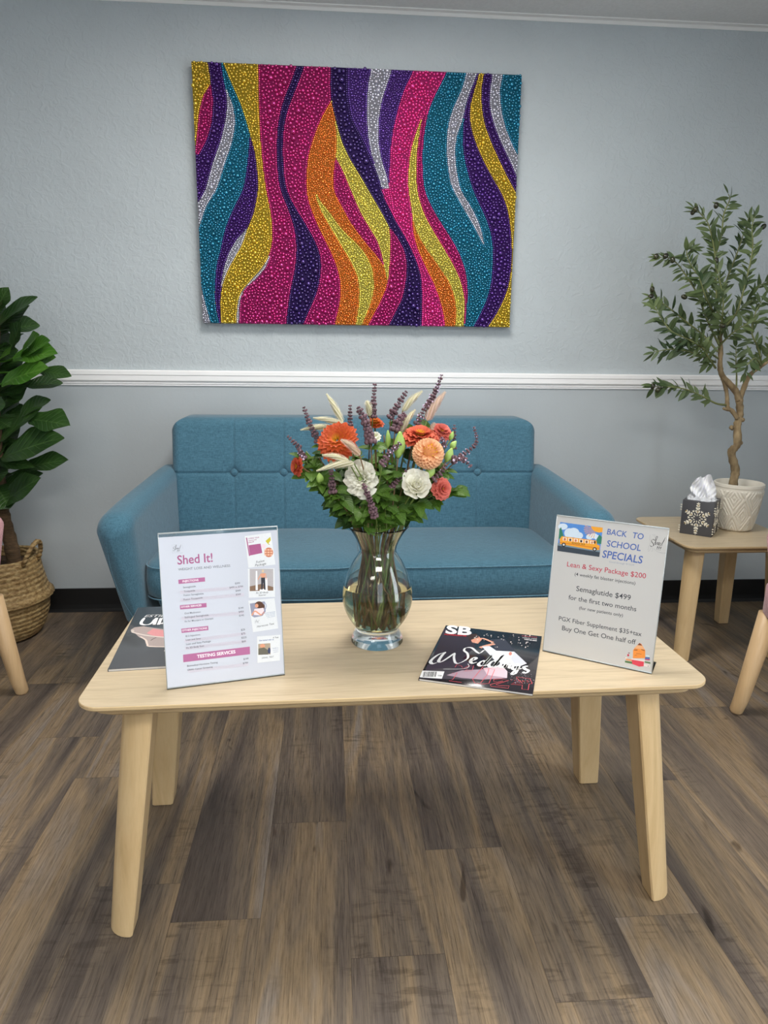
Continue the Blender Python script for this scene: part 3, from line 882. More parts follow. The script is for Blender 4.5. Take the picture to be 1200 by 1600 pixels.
# ------------------------------------------------------------------ pink tub chairs at the two edges of the picture
def tub_chair(loc, rz, lab, sh=0.0):
    """chair facing local -y; front edge of the seat shell at y=0"""
    t = thing('armchair', lab, 'armchair', (loc[0], loc[1], 0), rz, 'pink armchairs at either side')
    # shell: wraps round the back and sides, low arms in front
    mb = MB(); n = 44; rings = []
    W, Dp = .31, .30
    for k in range(n+1):
        a = math.radians(-58+296*k/n)         # from right front round the back to left front
        ca, sa = math.cos(a), math.sin(a)
        e = 5.0
        px = math.copysign(abs(ca)**(2/e), ca)*W; py = .31+sh+math.copysign(abs(sa)**(2/e), sa)*Dp
        back = min(1, max(0, (py-.18)/.36)); back = back*back*(3-2*back)
        zt = .595+.20*back; zb = .34
        th = .065
        nrm = Vector((px/W, (py-.31-sh)/Dp, 0)).normalized()
        ring = []
        flare = .03
        for (q, z) in rr(0, th, zb, zt, .03, 5):
            v = (z-zb)/(zt-zb); r = -q+flare*v-.02*(1-v)**3
            ring.append((px+nrm.x*(r), py+nrm.y*r, z))
        rings.append(ring)
    loft(mb, rings[::-1]); mb.build('backrest', M_pink, t, local=True)
    mb = MB(); rings = []
    for i, z in ((.05, .325), (.01, .335), (0, .35), (0, .43), (.012, .448), (.05, .462), (.12, .468)):
        rings.append([(x, y, z) for x, y in rr(-.275+i, .275-i, .012+i, .56-i, .12-i*.6, 8)])
    loft(mb, rings); mb.build('seat', M_pink, t, local=True)
    for sx in (-1, 1):
        for (y0, y1) in ((.042, .0), (.50, .60)):
            mb = MB(); tube(mb, [(sx*.20, y0, .345), (sx*.20+sx*.035*.8, y0+(y1-y0)*.85, .05), (sx*.20+sx*.036, y1, .008), (sx*.20+sx*.036, y1, 0)], [.031, .0225, .0205, .016], 18); mb.build('leg', M_beech, t, local=True)
    return t
tub_chair((1.285, 1.727), -PI/2, 'pink fabric armchair with round wooden legs, at the right edge beside the side table', .030)
tub_chair((-1.015, 1.979), PI/2, 'pink fabric armchair with round wooden legs, at the left edge before the basket')

# ------------------------------------------------------------------ fiddle leaf plant in a belly basket
def leaf_material(name, c1, c2, vein, side_veins=True, rough=.38, back=None):
    m, nt, b = newmat(name)
    uv = N(nt, 'ShaderNodeUVMap'); sx = N(nt, 'ShaderNodeSeparateXYZ'); Lk(nt, uv.outputs['UV'], sx.inputs[0])
    q = math_(nt, 'ABSOLUTE', math_(nt, 'SUBTRACT', sx.outputs[0], .5))
    mid = ramp(nt, q, [(.0, (1, 1, 1)), (.035, (0, 0, 0))])
    base = ramp(nt, noise(nt, coords(nt), 9, 3), [(.3, c1), (.7, c2)])
    vm = mid; h = None
    if side_veins:
        k = math_(nt, 'SUBTRACT', math_(nt, 'MULTIPLY', sx.outputs[1], 8.0), math_(nt, 'MULTIPLY', q, 4.5))
        fr = math_(nt, 'ABSOLUTE', math_(nt, 'SUBTRACT', math_(nt, 'FRACT', k), .5))
        sv = ramp(nt, fr, [(.0, (1, 1, 1)), (.06, (0, 0, 0))])
        vm = mix(nt, 1.0, mid, sv, 'ADD')
        h = fr
    c = mix(nt, math_(nt, 'MULTIPLY', vm, .55), base, vein)
    Lk(nt, c, b.inputs['Base Color']); b.inputs['Roughness'].default_value = rough
    b.inputs['Specular IOR Level'].default_value = .45
    if h is not None: bump(nt, ramp(nt, h, [(0, (0, 0, 0)), (.22, (1, 1, 1))]), .35, .004, b)
    # thin translucency
    tr = N(nt, 'ShaderNodeBsdfTranslucent'); Lk(nt, c, tr.inputs['Color'])
    ms = N(nt, 'ShaderNodeMixShader'); ms.inputs[0].default_value = .22
    Lk(nt, b.outputs[0], ms.inputs[1]); Lk(nt, tr.outputs[0], ms.inputs[2])
    Lk(nt, ms.outputs[0], nt.nodes['Material Output'].inputs['Surface'])
    return m
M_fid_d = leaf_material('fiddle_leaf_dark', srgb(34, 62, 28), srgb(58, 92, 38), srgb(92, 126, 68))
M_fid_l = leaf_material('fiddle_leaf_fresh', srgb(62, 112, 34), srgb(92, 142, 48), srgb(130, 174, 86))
M_bark = pbr('fig_bark', srgb(92, 72, 50), .85, var=.4, vs=30, stretch=(1, 1, 4), bmp=.8, bs=50, bd=.006)
def weave_mat():
    m, nt, b = newmat('seagrass_weave')
    v = coords(nt, (1, 1, 1))
    w = N(nt, 'ShaderNodeTexWave', wave_type='BANDS', bands_direction='Z'); w.inputs['Scale'].default_value = 17; w.inputs['Distortion'].default_value = 1.2; w.inputs['Detail Scale'].default_value = 4; Lk(nt, v, w.inputs['Vector'])
    n1 = noise(nt, coords(nt, (60, 60, 120)), 1, 3, .6)
    n2 = noise(nt, v, 9, 3)
    c = ramp(nt, n1, [(.30, srgb(128, 98, 58)), (.5, srgb(176, 146, 98)), (.7, srgb(206, 182, 134))])
    c = mix(nt, .5, c, ramp(nt, w.outputs['Fac'], [(.1, (.45, .42, .38)), (.5, (1, 1, 1))]), 'MULTIPLY')
    c = mix(nt, .5, c, ramp(nt, n2, [(.3, (.75, .75, .75)), (.7, (1.1, 1.1, 1.05))]), 'MULTIPLY')
    Lk(nt, c, b.inputs['Base Color']); b.inputs['Roughness'].default_value = .7
    h = mix(nt, .5, w.outputs['Fac'], n1); bump(nt, h, .8, .006, b); return m
M_weave = weave_mat()
M_soil = pbr('moss_filler', srgb(70, 52, 34), .95, var=.4, vs=60, bmp=.9, bs=80, bd=.01)

def build_fiddle():
    bx, by = -1.300, 2.72
    t = thing('woven_basket', 'round belly basket of tan woven seagrass holding the big-leaved plant', 'basket', (bx, by, 0))
    prof = [(.0, .0), (.125, 0), (.145, .012), (.168, .05), (.182, .10), (.186, .135), (.190, .150), (.203, .160), (.203, .168), (.188, .182), (.180, .21), (.172, .25), (.164, .295), (.160, .325), (.152, .327), (.150, .318), (.158, .25), (.165, .20), (.16, .15)]
    mb = MB(); lathe(mb, prof, 64, (bx, by, 0))
    # woven row relief: shift each vertex with row and column
    for i, v in enumerate(mb.v):
        a = math.atan2(v[1]-by, v[0]-bx); k = 1+.008*math.sin(a*34+(v[2]*300))
        mb.v[i] = (bx+(v[0]-bx)*k, by+(v[1]-by)*k, v[2]+(.004*math.sin(a*3) if v[2] > .28 else 0))
    mb.build('basket_body', M_weave, t)
    for a0 in (math.radians(-12), math.radians(168)):
        mb = MB(); pts = []
        rx, ry = math.cos(a0), math.sin(a0)
        for s in range(15):
            q = s/14; ang = PI*q
            w = .046*math.cos(ang); hgt = .085*math.sin(ang)
            p = Vector((bx+rx*(.157+.035*math.sin(ang)) - ry*w, by+ry*(.157+.035*math.sin(ang))+rx*w, .305+hgt)); pts.append(p)
        p2 = []
        tube(mb, pts, .0085, 8)
        for off in (0, PI):
            tw = [p+Vector((rx*math.cos(i*1.5+off), ry*math.cos(i*1.5+off), math.sin(i*1.5+off)))*.007 for i, p in enumerate(spline(pts, 2))]
            tube(mb, tw, .0045, 5)
        mb.build('handle', M_weave, t)
    t2 = thing('fiddle_leaf_plant', 'tall plant with big glossy dark green leaves growing from the woven basket at left', 'plant', (bx, by, .20))
    mb = MB(); lathe(mb, [(.0, .285), (.08, .29), (.152, .28), (.152, .25)], 32, (bx, by, 0)); mb.build('potting_moss', M_soil, t2)
    Yt = 2.70
    trunk = spline([at(24, 884, Yt)-Vector((0, 0, .03)), at(17, 850, Yt), at(8, 815, Yt), at(3, 780, Yt), at(-4, 700, Yt), at(-8, 600, Yt), at(-6, 500, Yt), at(-8, 440, Yt)], 6)
    mb = MB(); nT = len(trunk); tube(mb, trunk, [.026-.017*i/nT+.0016*(i % 3) for i in range(nT)], 12); mb.build('trunk', M_bark, t2)
    # leaves: (base px, tip px, width in px, depth shift of the tip, fresh?, droop)
    LV = [((-8, 490), (12, 449), 22, .0, 0), ((-6, 510), (55, 465), 24, -.05, 0), ((-10, 520), (46, 478), 22, .02, 0), ((10, 515), (62, 510), 26, .04, 0),
          ((20, 545), (30, 505), 24, -.06, 0), ((34, 555), (58, 524), 26, -.08, 1), ((38, 556), (74, 534), 22, -.10, 1), ((20, 560), (86, 556), 28, -.10, 1), ((45, 575), (84, 560), 22, -.07, 1),
          ((2, 600), (70, 580), 30, -.16, 1), ((62, 580), (109, 590), 17, -.04, 0), ((40, 604), (98, 600), 22, .06, 0), ((0, 560), (11, 555), 26, -.12, 1),
          ((-6, 640), (44, 600), 26, .04, 0), ((30, 650), (78, 625), 30, .02, 0), ((0, 690), (62, 638), 22, -.05, 0), ((45, 655), (106, 668), 30, -.07, 0),
          ((2, 716), (94, 690), 36, -.14, 0), ((18, 700), (74, 668), 16, .04, 0), ((36, 732), (105, 722), 24, -.02, 0), ((-10, 722), (50, 734), 14, -.10, 0), ((2, 760), (66, 742), 20, .02, 0), ((-4, 760), (12, 795), 40, -.08, 0),
          ((0, 790), (58, 752), 30, -.12, 0), ((-12, 560), (28, 548), 26, .02, 0), ((-10, 580), (40, 560), 26, .05, 0), ((0, 660), (36, 632), 24, .08, 0),
          ((-15, 480), (-60, 450), 30, -.05, 0), ((-12, 540), (-80, 510), 34, -.05, 0), ((-12, 600), (-90, 590), 36, -.10, 0), ((-12, 660), (-85, 650), 36, -.05, 0), ((-10, 720), (-80, 730), 36, -.05, 0), ((-10, 700), (-30, 780), 36, -.12, 0), ((-10, 620), (-25, 660), 34, -.16, 0),
          ((-8, 450), (-30, 420), 24, -.02, 0), ((-10, 560), (-20, 520), 30, -.14, 0), ((0, 730), (-10, 760), 30, -.10, 0), ((-5, 655), (14, 668), 26, -.02, 0), ((-8, 525), (10, 500), 24, .06, 0), ((0, 575), (20, 572), 24, .08, 0), ((-4, 680), (20, 712), 24, .04, 0), ((-4, 615), (22, 622), 26, .06, 0)]
    rnd = random.Random(3)
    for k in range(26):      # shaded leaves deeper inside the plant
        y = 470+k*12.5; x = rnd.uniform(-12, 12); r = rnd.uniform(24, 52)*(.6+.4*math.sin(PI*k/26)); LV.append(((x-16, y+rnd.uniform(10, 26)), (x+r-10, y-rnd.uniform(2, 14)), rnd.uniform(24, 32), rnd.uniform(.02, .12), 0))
    for (b, p, w, dy, fresh) in LV:
        B = at(b[0], b[1], Yt+.3*dy); T = at(p[0], p[1], Yt+dy); d = T-B; L = d.length*1.03
        n = Vector((-.15+rnd.uniform(-.25, .25), -.62+rnd.uniform(-.2, .1), .78))
        ext = Vector(B)-d.normalized()*0
        mb = MB(); leaf(mb, ext, d+Vector((0, 0, .12*L)), n, L, w*1.6/405, 'fiddle', .22, .22, 12, 0, wave=.025)
        # stalk joining the leaf to the trunk
        k = min(trunk, key=lambda q: (q-B).length+abs(q.z-B.z+.03)*.5)
        if (k-B).length > .004: tube(mb, [k, (k+B)/2+Vector((0, 0, -.005)), B, B+d*.12], [.004, .0035, .003, .001], 6, 0)
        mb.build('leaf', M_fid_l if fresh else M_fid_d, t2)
build_fiddle()

# ------------------------------------------------------------------ olive tree in a white patterned pot
M_olive_leaf = leaf_material('olive_leaf', srgb(50, 72, 42), srgb(104, 120, 74), srgb(134, 146, 104), False, .5)
M_olive_bark = pbr('olive_bark', srgb(158, 138, 104), .85, two=srgb(104, 86, 60), vs=22, stretch=(2, 2, 1), bmp=.7, bs=45, bd=.004)
M_twig = pbr('green_twig', srgb(112, 118, 72), .6, var=.2)
M_olive = pbr('black_olive', srgb(34, 32, 30), .18, two=srgb(58, 60, 32), vs=30)
M_pot = pbr('white_stoneware', srgb(222, 216, 202), .42, var=.03, vs=10, bmp=.05, bs=200)
def build_olive():
    px, py, pz = 1.566, 2.560, .45
    t = thing('plant_pot', 'off-white ceramic pot with raised diamond pattern standing on the side table', 'plant pot', (px, py, pz))
    R = lambda z: .058+.029*(min(1, z/.15))**.75
    H = .182; nu, nv = 360, 100; mb = MB(); vs = []; fs = []
    for j in range(nv+1):
        z = H*j/nv
        for i in range(nu):
            a = 2*PI*i/nu; r = R(z) - (.006*max(0, 1-z/.008) if z < .008 else 0)
            # diagonal lattice of ridges with nested diamonds
            u = a/(2*PI)*7; v = z/.067
            p = (u+v*.5) % 1.0; q = (u-v*.5) % 1.0
            d1 = min(abs(p-.5), 9)*2; d2 = abs(q-.5)*2           # 0 centre of cell .. 1 ridge
            m = max(d1, d2); h = 0
            if z < H-.022 and z > .004:
                if m > .88: h = .0034
                elif .58 < m < .72: h = .0022
                elif .28 < m < .42: h = .0022
                elif m < .12: h = .0016
            if z > H-.012: h = .0022
            vs.append((px+(r+h)*math.cos(a), py+(r+h)*math.sin(a), pz+z))
    for j in range(nv):
        for i in range(nu):
            k = (i+1) % nu; fs.append((j*nu+i, j*nu+k, (j+1)*nu+k, (j+1)*nu+i))
    mb.add(vs, fs); n0 = nu*nv
    lathe(mb, [(R(H)+.0022, H), (R(H)-.001, H+.0025), (R(H)-.005, H), (R(H)-.008, H-.04)], nu, (px, py, pz))
    lathe(mb, [(0, .001), (.05, .001), (.053, .002)], 48, (px, py, pz))
    mb.build('pot_body', M_pot, t)
    t2 = thing('olive_tree', 'small olive tree with twisted trunk and black olives in the white pot', 'plant', (px, py, pz+.12))
    mb = MB(); lathe(mb, [(0, .160), (.05, .158), (R(.15)-.009, .152), (R(.15)-.012, .12)], 32, (px, py, pz)); mb.build('soil', M_soil, t2)
    Y = py
    def pl(pts, k=5): return spline([at(a, b, Y+c) for a, b, c in pts], k)
    mb = MB()
    def limb(pts, r0, r1, k=5):
        p = pl(pts, k); n = len(p); rr2 = random.Random(len(p)+int(pts[0][0]))
        tube(mb, p, [(r0+(r1-r0)*i/(n-1))*(1+.12*rr2.uniform(-1, 1)) for i in range(n)], 10)
    limb([(1146, 762, 0), (1146, 752, 0), (1149, 734, .01), (1143, 707, 0), (1152, 694, -.01), (1152, 665, 0), (1156, 648, .01), (1155, 622, 0)], .0165, .0125, 6)
    limb([(1155, 626, 0), (1150, 612, 0), (1140, 600, 0), (1128, 586, 0), (1125, 570, .0), (1126, 548, .01), (1124, 520, .0)], .0125, .008)
    limb([(1155, 626, 0), (1162, 607, .01), (1169, 590, .0), (1178, 580, -.01), (1190, 572, -.02), (1206, 560, -.03)], .011, .005)
    limb([(1152, 654, 0), (1144, 642, 0), (1137, 637, 0), (1136, 620, .01), (1134, 606, .01), (1128, 588, 0)], .0085, .007)
    limb([(1142, 640, 0), (1136, 640, -.005), (1130, 638, -.01)], .006, .005)
    limb([(1143, 672, 0), (1146, 668, 0), (1150, 667, 0)], .004, .008)
    for (a, b) in ((1160, 656), (1157, 692), (1143, 668)): sphere(mb, at(a, b, Y), .009, 8, 6)
    mb.build('trunk', M_olive_bark, t2)
    # leafy branches
    BR = [([(1124, 545, 0), (1120, 480, 0), (1117, 400, -.02), (1108, 354, -.03), (1098, 338, -.03), (1085, 325, -.03)], .30, 1),
          ([(1117, 400, -.02), (1127, 368, 0), (1131, 335, .01), (1140, 312, .02), (1138, 303, .02)], 0, 1),
          ([(1120, 500, 0), (1135, 440, .04), (1150, 400, .05), (1162, 365, .05), (1170, 340, .05)], .3, 1),
          ([(1124, 520, 0), (1150, 490, -.04), (1165, 440, -.06), (1176, 390, -.06), (1175, 355, -.05), (1180, 338, -.05)], .35, 1),
          ([(1124, 540, 0), (1105, 500, -.05), (1090, 460, -.07), (1068, 425, -.08), (1050, 405, -.08), (1030, 402, -.08)], .25, 1),
          ([(1110, 480, -.03), (1098, 440, -.02), (1080, 415, 0), (1073, 392, 0), (1085, 388, 0)], .4, 1),
          ([(1122, 550, 0), (1100, 525, .03), (1075, 505, .05), (1050, 485, .05), (1030, 470, .06), (1018, 464, .06)], .15, 1),
          ([(1122, 560, 0), (1100, 545, -.06), (1075, 530, -.08), (1050, 518, -.09), (1035, 500, -.09), (1022, 478, -.09)], .25, 1),
          ([(1118, 566, 0), (1095, 556, -.03), (1070, 548, -.05), (1045, 546, -.06), (1022, 550, -.06)], .1, 1),
          ([(1118, 575, 0), (1108, 560, -.04), (1098, 545, -.06), (1085, 530, -.07), (1060, 535, -.08)], .1, 1),
          ([(1134, 633, 0), (1118, 630, -.02), (1095, 618, -.03), (1070, 608, -.03), (1040, 604, -.03), (1020, 604, -.03)], .25, 1),
          ([(1150, 612, 0), (1151, 590, 0), (1150, 565, -.02), (1150, 540, -.03)], .5, 1),
          ([(1190, 572, -.02), (1185, 545, -.04), (1175, 520, -.04), (1180, 490, -.04), (1190, 470, -.04)], .1, 1),
          ([(1190, 572, -.02), (1180, 560, -.08), (1168, 570, -.1), (1165, 582, -.1)], .1, 1),
          ([(1195, 570, -.02), (1205, 540, -.05), (1210, 505, -.05), (1205, 470, -.05), (1215, 440, -.05)], .1, 1),
          ([(1124, 530, 0), (1128, 500, -.08), (1130, 470, -.1), (1125, 440, -.1), (1120, 420, -.1)], .1, 1),
          ([(1124, 530, 0), (1140, 500, .03), (1160, 480, .05), (1180, 455, .06), (1195, 440, .05)], .2, 1),
          ([(1124, 540, 0), (1145, 520, -.05), (1170, 505, -.06), (1190, 500, -.06)], .2, 1),
          ([(1122, 500, 0), (1105, 470, -.1), (1098, 450, -.12), (1092, 432, -.12)], .1, 1),
          ([(1206, 560, -.03), (1225, 520, -.03), (1240, 470, -.03)], .1, 1), ([(1206, 560, -.03), (1235, 550, -.05), (1255, 520, -.05)], .1, 1)]
    mf = MB(); mt = MB(); rnd = random.Random(9)
    for pts, s0, _ in BR:
        p = pl(pts, 10); n = len(p); tube(mt, p, [.0042-.0030*i/n for i in range(n)], 6)
        acc = 0; side = 1
        cum = [0]
        for i in range(1, n): cum.append(cum[-1]+(p[i]-p[i-1]).length)
        d = cum[-1]*s0
        while d < cum[-1]:
            i = max(k for k in range(n) if cum[k] <= d); i = min(i, n-2)
            q = p[i].lerp(p[i+1], (d-cum[i])/max(1e-6, cum[i+1]-cum[i])); tg = (p[i+1]-p[i]).normalized()
            for sgn in (side, -side):
                v = Vector((tg.z, 0, -tg.x))*sgn
                v = v+Vector((0, rnd.uniform(-.9, .9), 0)); v.normalize()
                dr = (tg*rnd.uniform(.5, 1.0)+v*rnd.uniform(.6, 1.0)).normalized()
                L = rnd.uniform(.032, .062)
                dr = (dr+Vector((rnd.uniform(-.5, .5), rnd.uniform(-.4, .4), rnd.uniform(-.5, .5)))).normalized()
                leaf(mf, q, dr, Vector((rnd.uniform(-.8, .8), -.8, rnd.uniform(-.2, 1))), L, L*rnd.uniform(.22, .34), 'lance', .12, rnd.uniform(.1, .6), 5)
            d += rnd.uniform(.010, .018)
        leaf(mf, p[-1], (p[-1]-p[-3]), Vector((0, -.7, .7)), .042, .012, 'lance', .1, .2, 5)
    mt.build('twigs', M_twig, t2); mf.build('foliage', M_olive_leaf, t2)
    for (a, b, dy) in ((1119, 321, .02), (1083, 331, -.03), (1087, 327, -.04), (1193, 354, -.05), (1025, 401, -.08), (1040, 400, -.08), (1051, 406, -.09), (1019, 452, .05), (1017, 463, .05), (1020, 603, -.03), (1028, 609, -.04), (1069, 464, -.08), (1129, 509, -.1), (1119, 407, -.05)):
        mb = MB(); pos = at(a, b, Y+dy); rnd2 = random.Random(a)
        Rm = Matrix.Rotation(rnd2.uniform(0, 2), 3, 'Y')
        sphere(mb, pos, .0085, 12, 8, sc=(1, 1, 1.35), R=Rm); mb.build('olive', M_olive, t2)
build_olive()

# ------------------------------------------------------------------ tissue box
def build_tissue():
    c0 = Vector((1.404, 2.43, .45)); rz = -math.radians(39)
    ex = Vector((math.cos(rz), math.sin(rz), 0)); ey = Vector((-math.sin(rz), math.cos(rz), 0))
    s, h = .112, .130
    o = c0-ex*s      # front-left bottom corner
    t = thing('tissue_box_cover', 'dark grey cube tissue box cover with white snowflake inlay, beside the white pot', 'tissue box', tuple(o+ex*s/2+ey*s/2), rz)
    M_grey = pbr('charcoal_lacquer', srgb(72, 72, 76), .45, var=.06, vs=40)
    M_shell = pbr('shell_inlay', srgb(238, 232, 215), .3, var=.08, vs=120)
    M_brass = pbr('gold_inlay', srgb(176, 150, 88), .35, metal=.5)
    M_film = glass_mat('clear_film', (1, 1, 1), 1.2)
    a = s/2
    mb = MB(); box(mb, -a, a, -a, a, 0, h, .0015, 2); mb.build('box_body', M_grey, t, local=True)
    # inlay: petals arranged as a six-branched snowflake on each side
    for fi in range(4):
        ms = MB(); mg = MB()
        Rf = Matrix.Rotation(fi*PI/2, 4, 'Z') @ Matrix.Translation((0, -a-.0004, h/2)) @ Matrix.Rotation(PI/2, 4, 'X')
        def petal(x, y, ang, L, W, mbx):
            x *= 1.13; y *= 1.13; W *= .88
            vs = []; n = 12
            ca, sa = math.cos(ang), math.sin(ang)
            for lay, (zz, kk) in enumerate(((0, 1), (.0007, .93), (.0012, .6))):
                for i in range(n):
                    q = 2*PI*i/n; u = math.cos(q)*L/2*kk; v = math.sin(q)*W/2*kk*(1+.25*math.cos(q)); u += L/2
                    vs.append(Rf @ Vector((x+u*ca-v*sa, y+u*sa+v*ca, zz)))
            fs = [(l*n+i, l*n+(i+1) % n, (l+1)*n+(i+1) % n, (l+1)*n+i) for l in range(2) for i in range(n)]+[tuple(2*n+i for i in range(n))]
            mbx.add(vs, fs)
        for k in range(6):
            an = PI/2+k*PI/3; tiers = (.006, .017, .028, .038, .046) if k % 3 == 0 else (.006, .017, .027, .036)
            dx, dy = math.cos(an), math.sin(an)
            for i, r in enumerate(tiers):
                x, y = dx*r, dy*r; Lp = .0128*(1-.09*i)
                if i > 0:
                    for sg in (-1, 1): petal(x, y, an+sg*.80, Lp, .0042, ms)
                if i > 1:
                    for sg in (-1, 1): petal(x-dx*.004, y-dy*.004, an+sg*1.25, Lp*.85, .0036, ms)
                petal(x+dx*.001, y+dy*.001, an, .0085, .0038, ms if i % 2 == 0 else mg)
            am = an+PI/6
            petal(math.cos(am)*.010, math.sin(am)*.010, am, .0105, .0040, ms)
            for sg in (-1, 1): petal(math.cos(am)*.022, math.sin(am)*.022, am+sg*.35, .009, .0036, ms)
        for sx in (-1, 1):
            for yy in (.040, .032, .024, -.030, -.038, -.046):
                petal(sx*(a-.004)-.003, yy, 0, .006, .005, ms)
        ms.build('shell_inlay', M_shell, t, local=True); mg.build('gold_inlay', M_brass, t, local=True)
    # crumpled clear film round the slot
    rnd = random.Random(2); mb = MB(); vs = []; n = 40
    for j, (r, z) in enumerate(((.034, h), (.040, h+.010), (.044, h+.004), (.050, h+.0006))):
        for i in range(n):
            q = 2*PI*i/n; r2 = r*(1+.12*rnd.uniform(-1, 1)); zz = z+(.006*rnd.uniform(-.5, 1) if j in (1, 2) else 0)
            m_ = max(abs(math.cos(q)), abs(math.sin(q)))
            vs.append((r2*math.cos(q)/m_**.6, r2*math.sin(q)/m_**.6, zz))
    mb.add(vs, [(j*n+i, j*n+(i+1) % n, (j+1)*n+(i+1) % n, (j+1)*n+i) for j in range(3) for i in range(n)], 0, False)
    mb.build('slot_film', pbr('crinkled_film', srgb(214, 216, 220), .15, var=.1, vs=80), t, local=True)
    # tissue: folded sheet pulled up, widening to two peaks
    ti = thing('tissue', 'white paper tissue pulled up out of the grey cube box', 'tissue', tuple(o+ex*s/2+ey*s/2+Vector((0, 0, h))), rz+.25)
    nu, nv = 60, 26; mb = MB(); vs = []
    for j in range(nv+1):
        v = j/nv
        for i in range(nu+1):
            u = i/nu*2-1
            w = .034+.010*math.sin(min(1, v*1.6)*PI/2)-.016*max(0, v-.7)*2
            top = .076+.020*math.exp(-((u-.40)/.30)**2)+.010*math.exp(-((u+.50)/.30)**2)-.022*max(0, abs(u)-.80)/.20
            x = u*w; z = .002+(top-.002)*v
            y = .010*math.sin(u*4.0+v*1.2+.6)*(.5+.6*v)+.005*math.sin(u*11+v*5)+.004*math.sin(v*9+u*5)+.002*math.sin(u*27-v*11)
            vs.append((x+.004*math.sin(v*5+u*6), y, z))
    mb.add(vs, [(j*(nu+1)+i, j*(nu+1)+i+1, (j+1)*(nu+1)+i+1, (j+1)*(nu+1)+i) for j in range(nv) for i in range(nu)])
    # second layer at the back
    vs2 = [(x*.9-.003, y+.010+.004*math.sin(x*200), z*.92) for x, y, z in vs]
    mb.add(vs2, [(j*(nu+1)+i, j*(nu+1)+i+1, (j+1)*(nu+1)+i+1, (j+1)*(nu+1)+i) for j in range(nv) for i in range(nu)])
    mb.build('tissue_sheet', pbr('tissue_paper', srgb(246, 247, 250), .85, sss=.2, bmp=.1, bs=300), ti, local=True)
build_tissue()

# ------------------------------------------------------------------ slant-back acrylic sign holders on the coffee table
INK = srgb(62, 66, 74); BLUE = srgb(74, 104, 176); RED = srgb(190, 52, 76); ROSE = srgb(184, 112, 156)
def sign_holder(mid, ang, tilt, lab):
    t = thing('sign_holder', lab, 'sign', (mid[0], mid[1], TH), ang, 'acrylic sign holders on the coffee table')
    W, Hh = .218, .287
    tl = math.radians(tilt)
    # local frame: x right, y back; sheet plane rises and leans back
    Mx = Matrix.Translation((-W/2, 0, .0014)) @ Matrix.Rotation(PI/2-tl, 4, 'X')
    def P(x, y, z): return Mx @ Vector((x, y, z))
    T = .0016
    mb = MB()
    # front panel, back panel (folded over at the top), foot running backwards
    def panel(z0, z1, y0, y1):
        hexa(mb, [P(0, y0, z1), P(W, y0, z1), P(W, y0, z0), P(0, y0, z0), P(0, y1, z1), P(W, y1, z1), P(W, y1, z0), P(0, y1, z0)], .0003, 1, smooth=False)
    panel(-.0042, -.0027, 0, Hh)
    box(mb, -W/2, W/2, -.001, .062, 0.0, .0016, .0003, 1, smooth=False)
    mb.build('acrylic_panel', M_acryl, t, local=True)
    mb = MB()
    hexa(mb, [P(0, Hh-.0015, .0012), P(W, Hh-.0015, .0012), P(W, Hh-.0015, -.0042), P(0, Hh-.0015, -.0042), P(0, Hh+.001, .0012), P(W, Hh+.001, .0012), P(W, Hh+.001, -.0042), P(0, Hh+.001, -.0042)], .0004, 1)
    mb.build('top_fold', M_edgeac, t, local=True)
    mb = MB()
    for xx in (0, W-.0012):
        hexa(mb, [P(xx, 0, .0008), P(xx+.0012, 0, .0008), P(xx+.0012, 0, -.0042), P(xx, 0, -.0042), P(xx, Hh, .0008), P(xx+.0012, Hh, .0008), P(xx+.0012, Hh, -.0042), P(xx, Hh, -.0042)])
    hexa(mb, [P(0, 0, .0008), P(W, 0, .0008), P(W, 0, -.0042), P(0, 0, -.0042), P(0, .0022, .0008), P(W, .0022, .0008), P(W, .0022, -.0042), P(0, .0022, -.0042)])
    mb.build('side_edge', M_edgeac, t, local=True)
    return t, Mx
M_edgeac = pbr('acrylic_edge', srgb(205, 212, 214), .12, spec=.8, trans=.3)
def gloss_paper(name, col): return pbr(name, col, .22, spec=.45, coat=.25)
M_paper1 = gloss_paper('flyer_paper_cool', srgb(206, 209, 220)); M_paper2 = gloss_paper('flyer_paper_white', srgb(204, 203, 202))

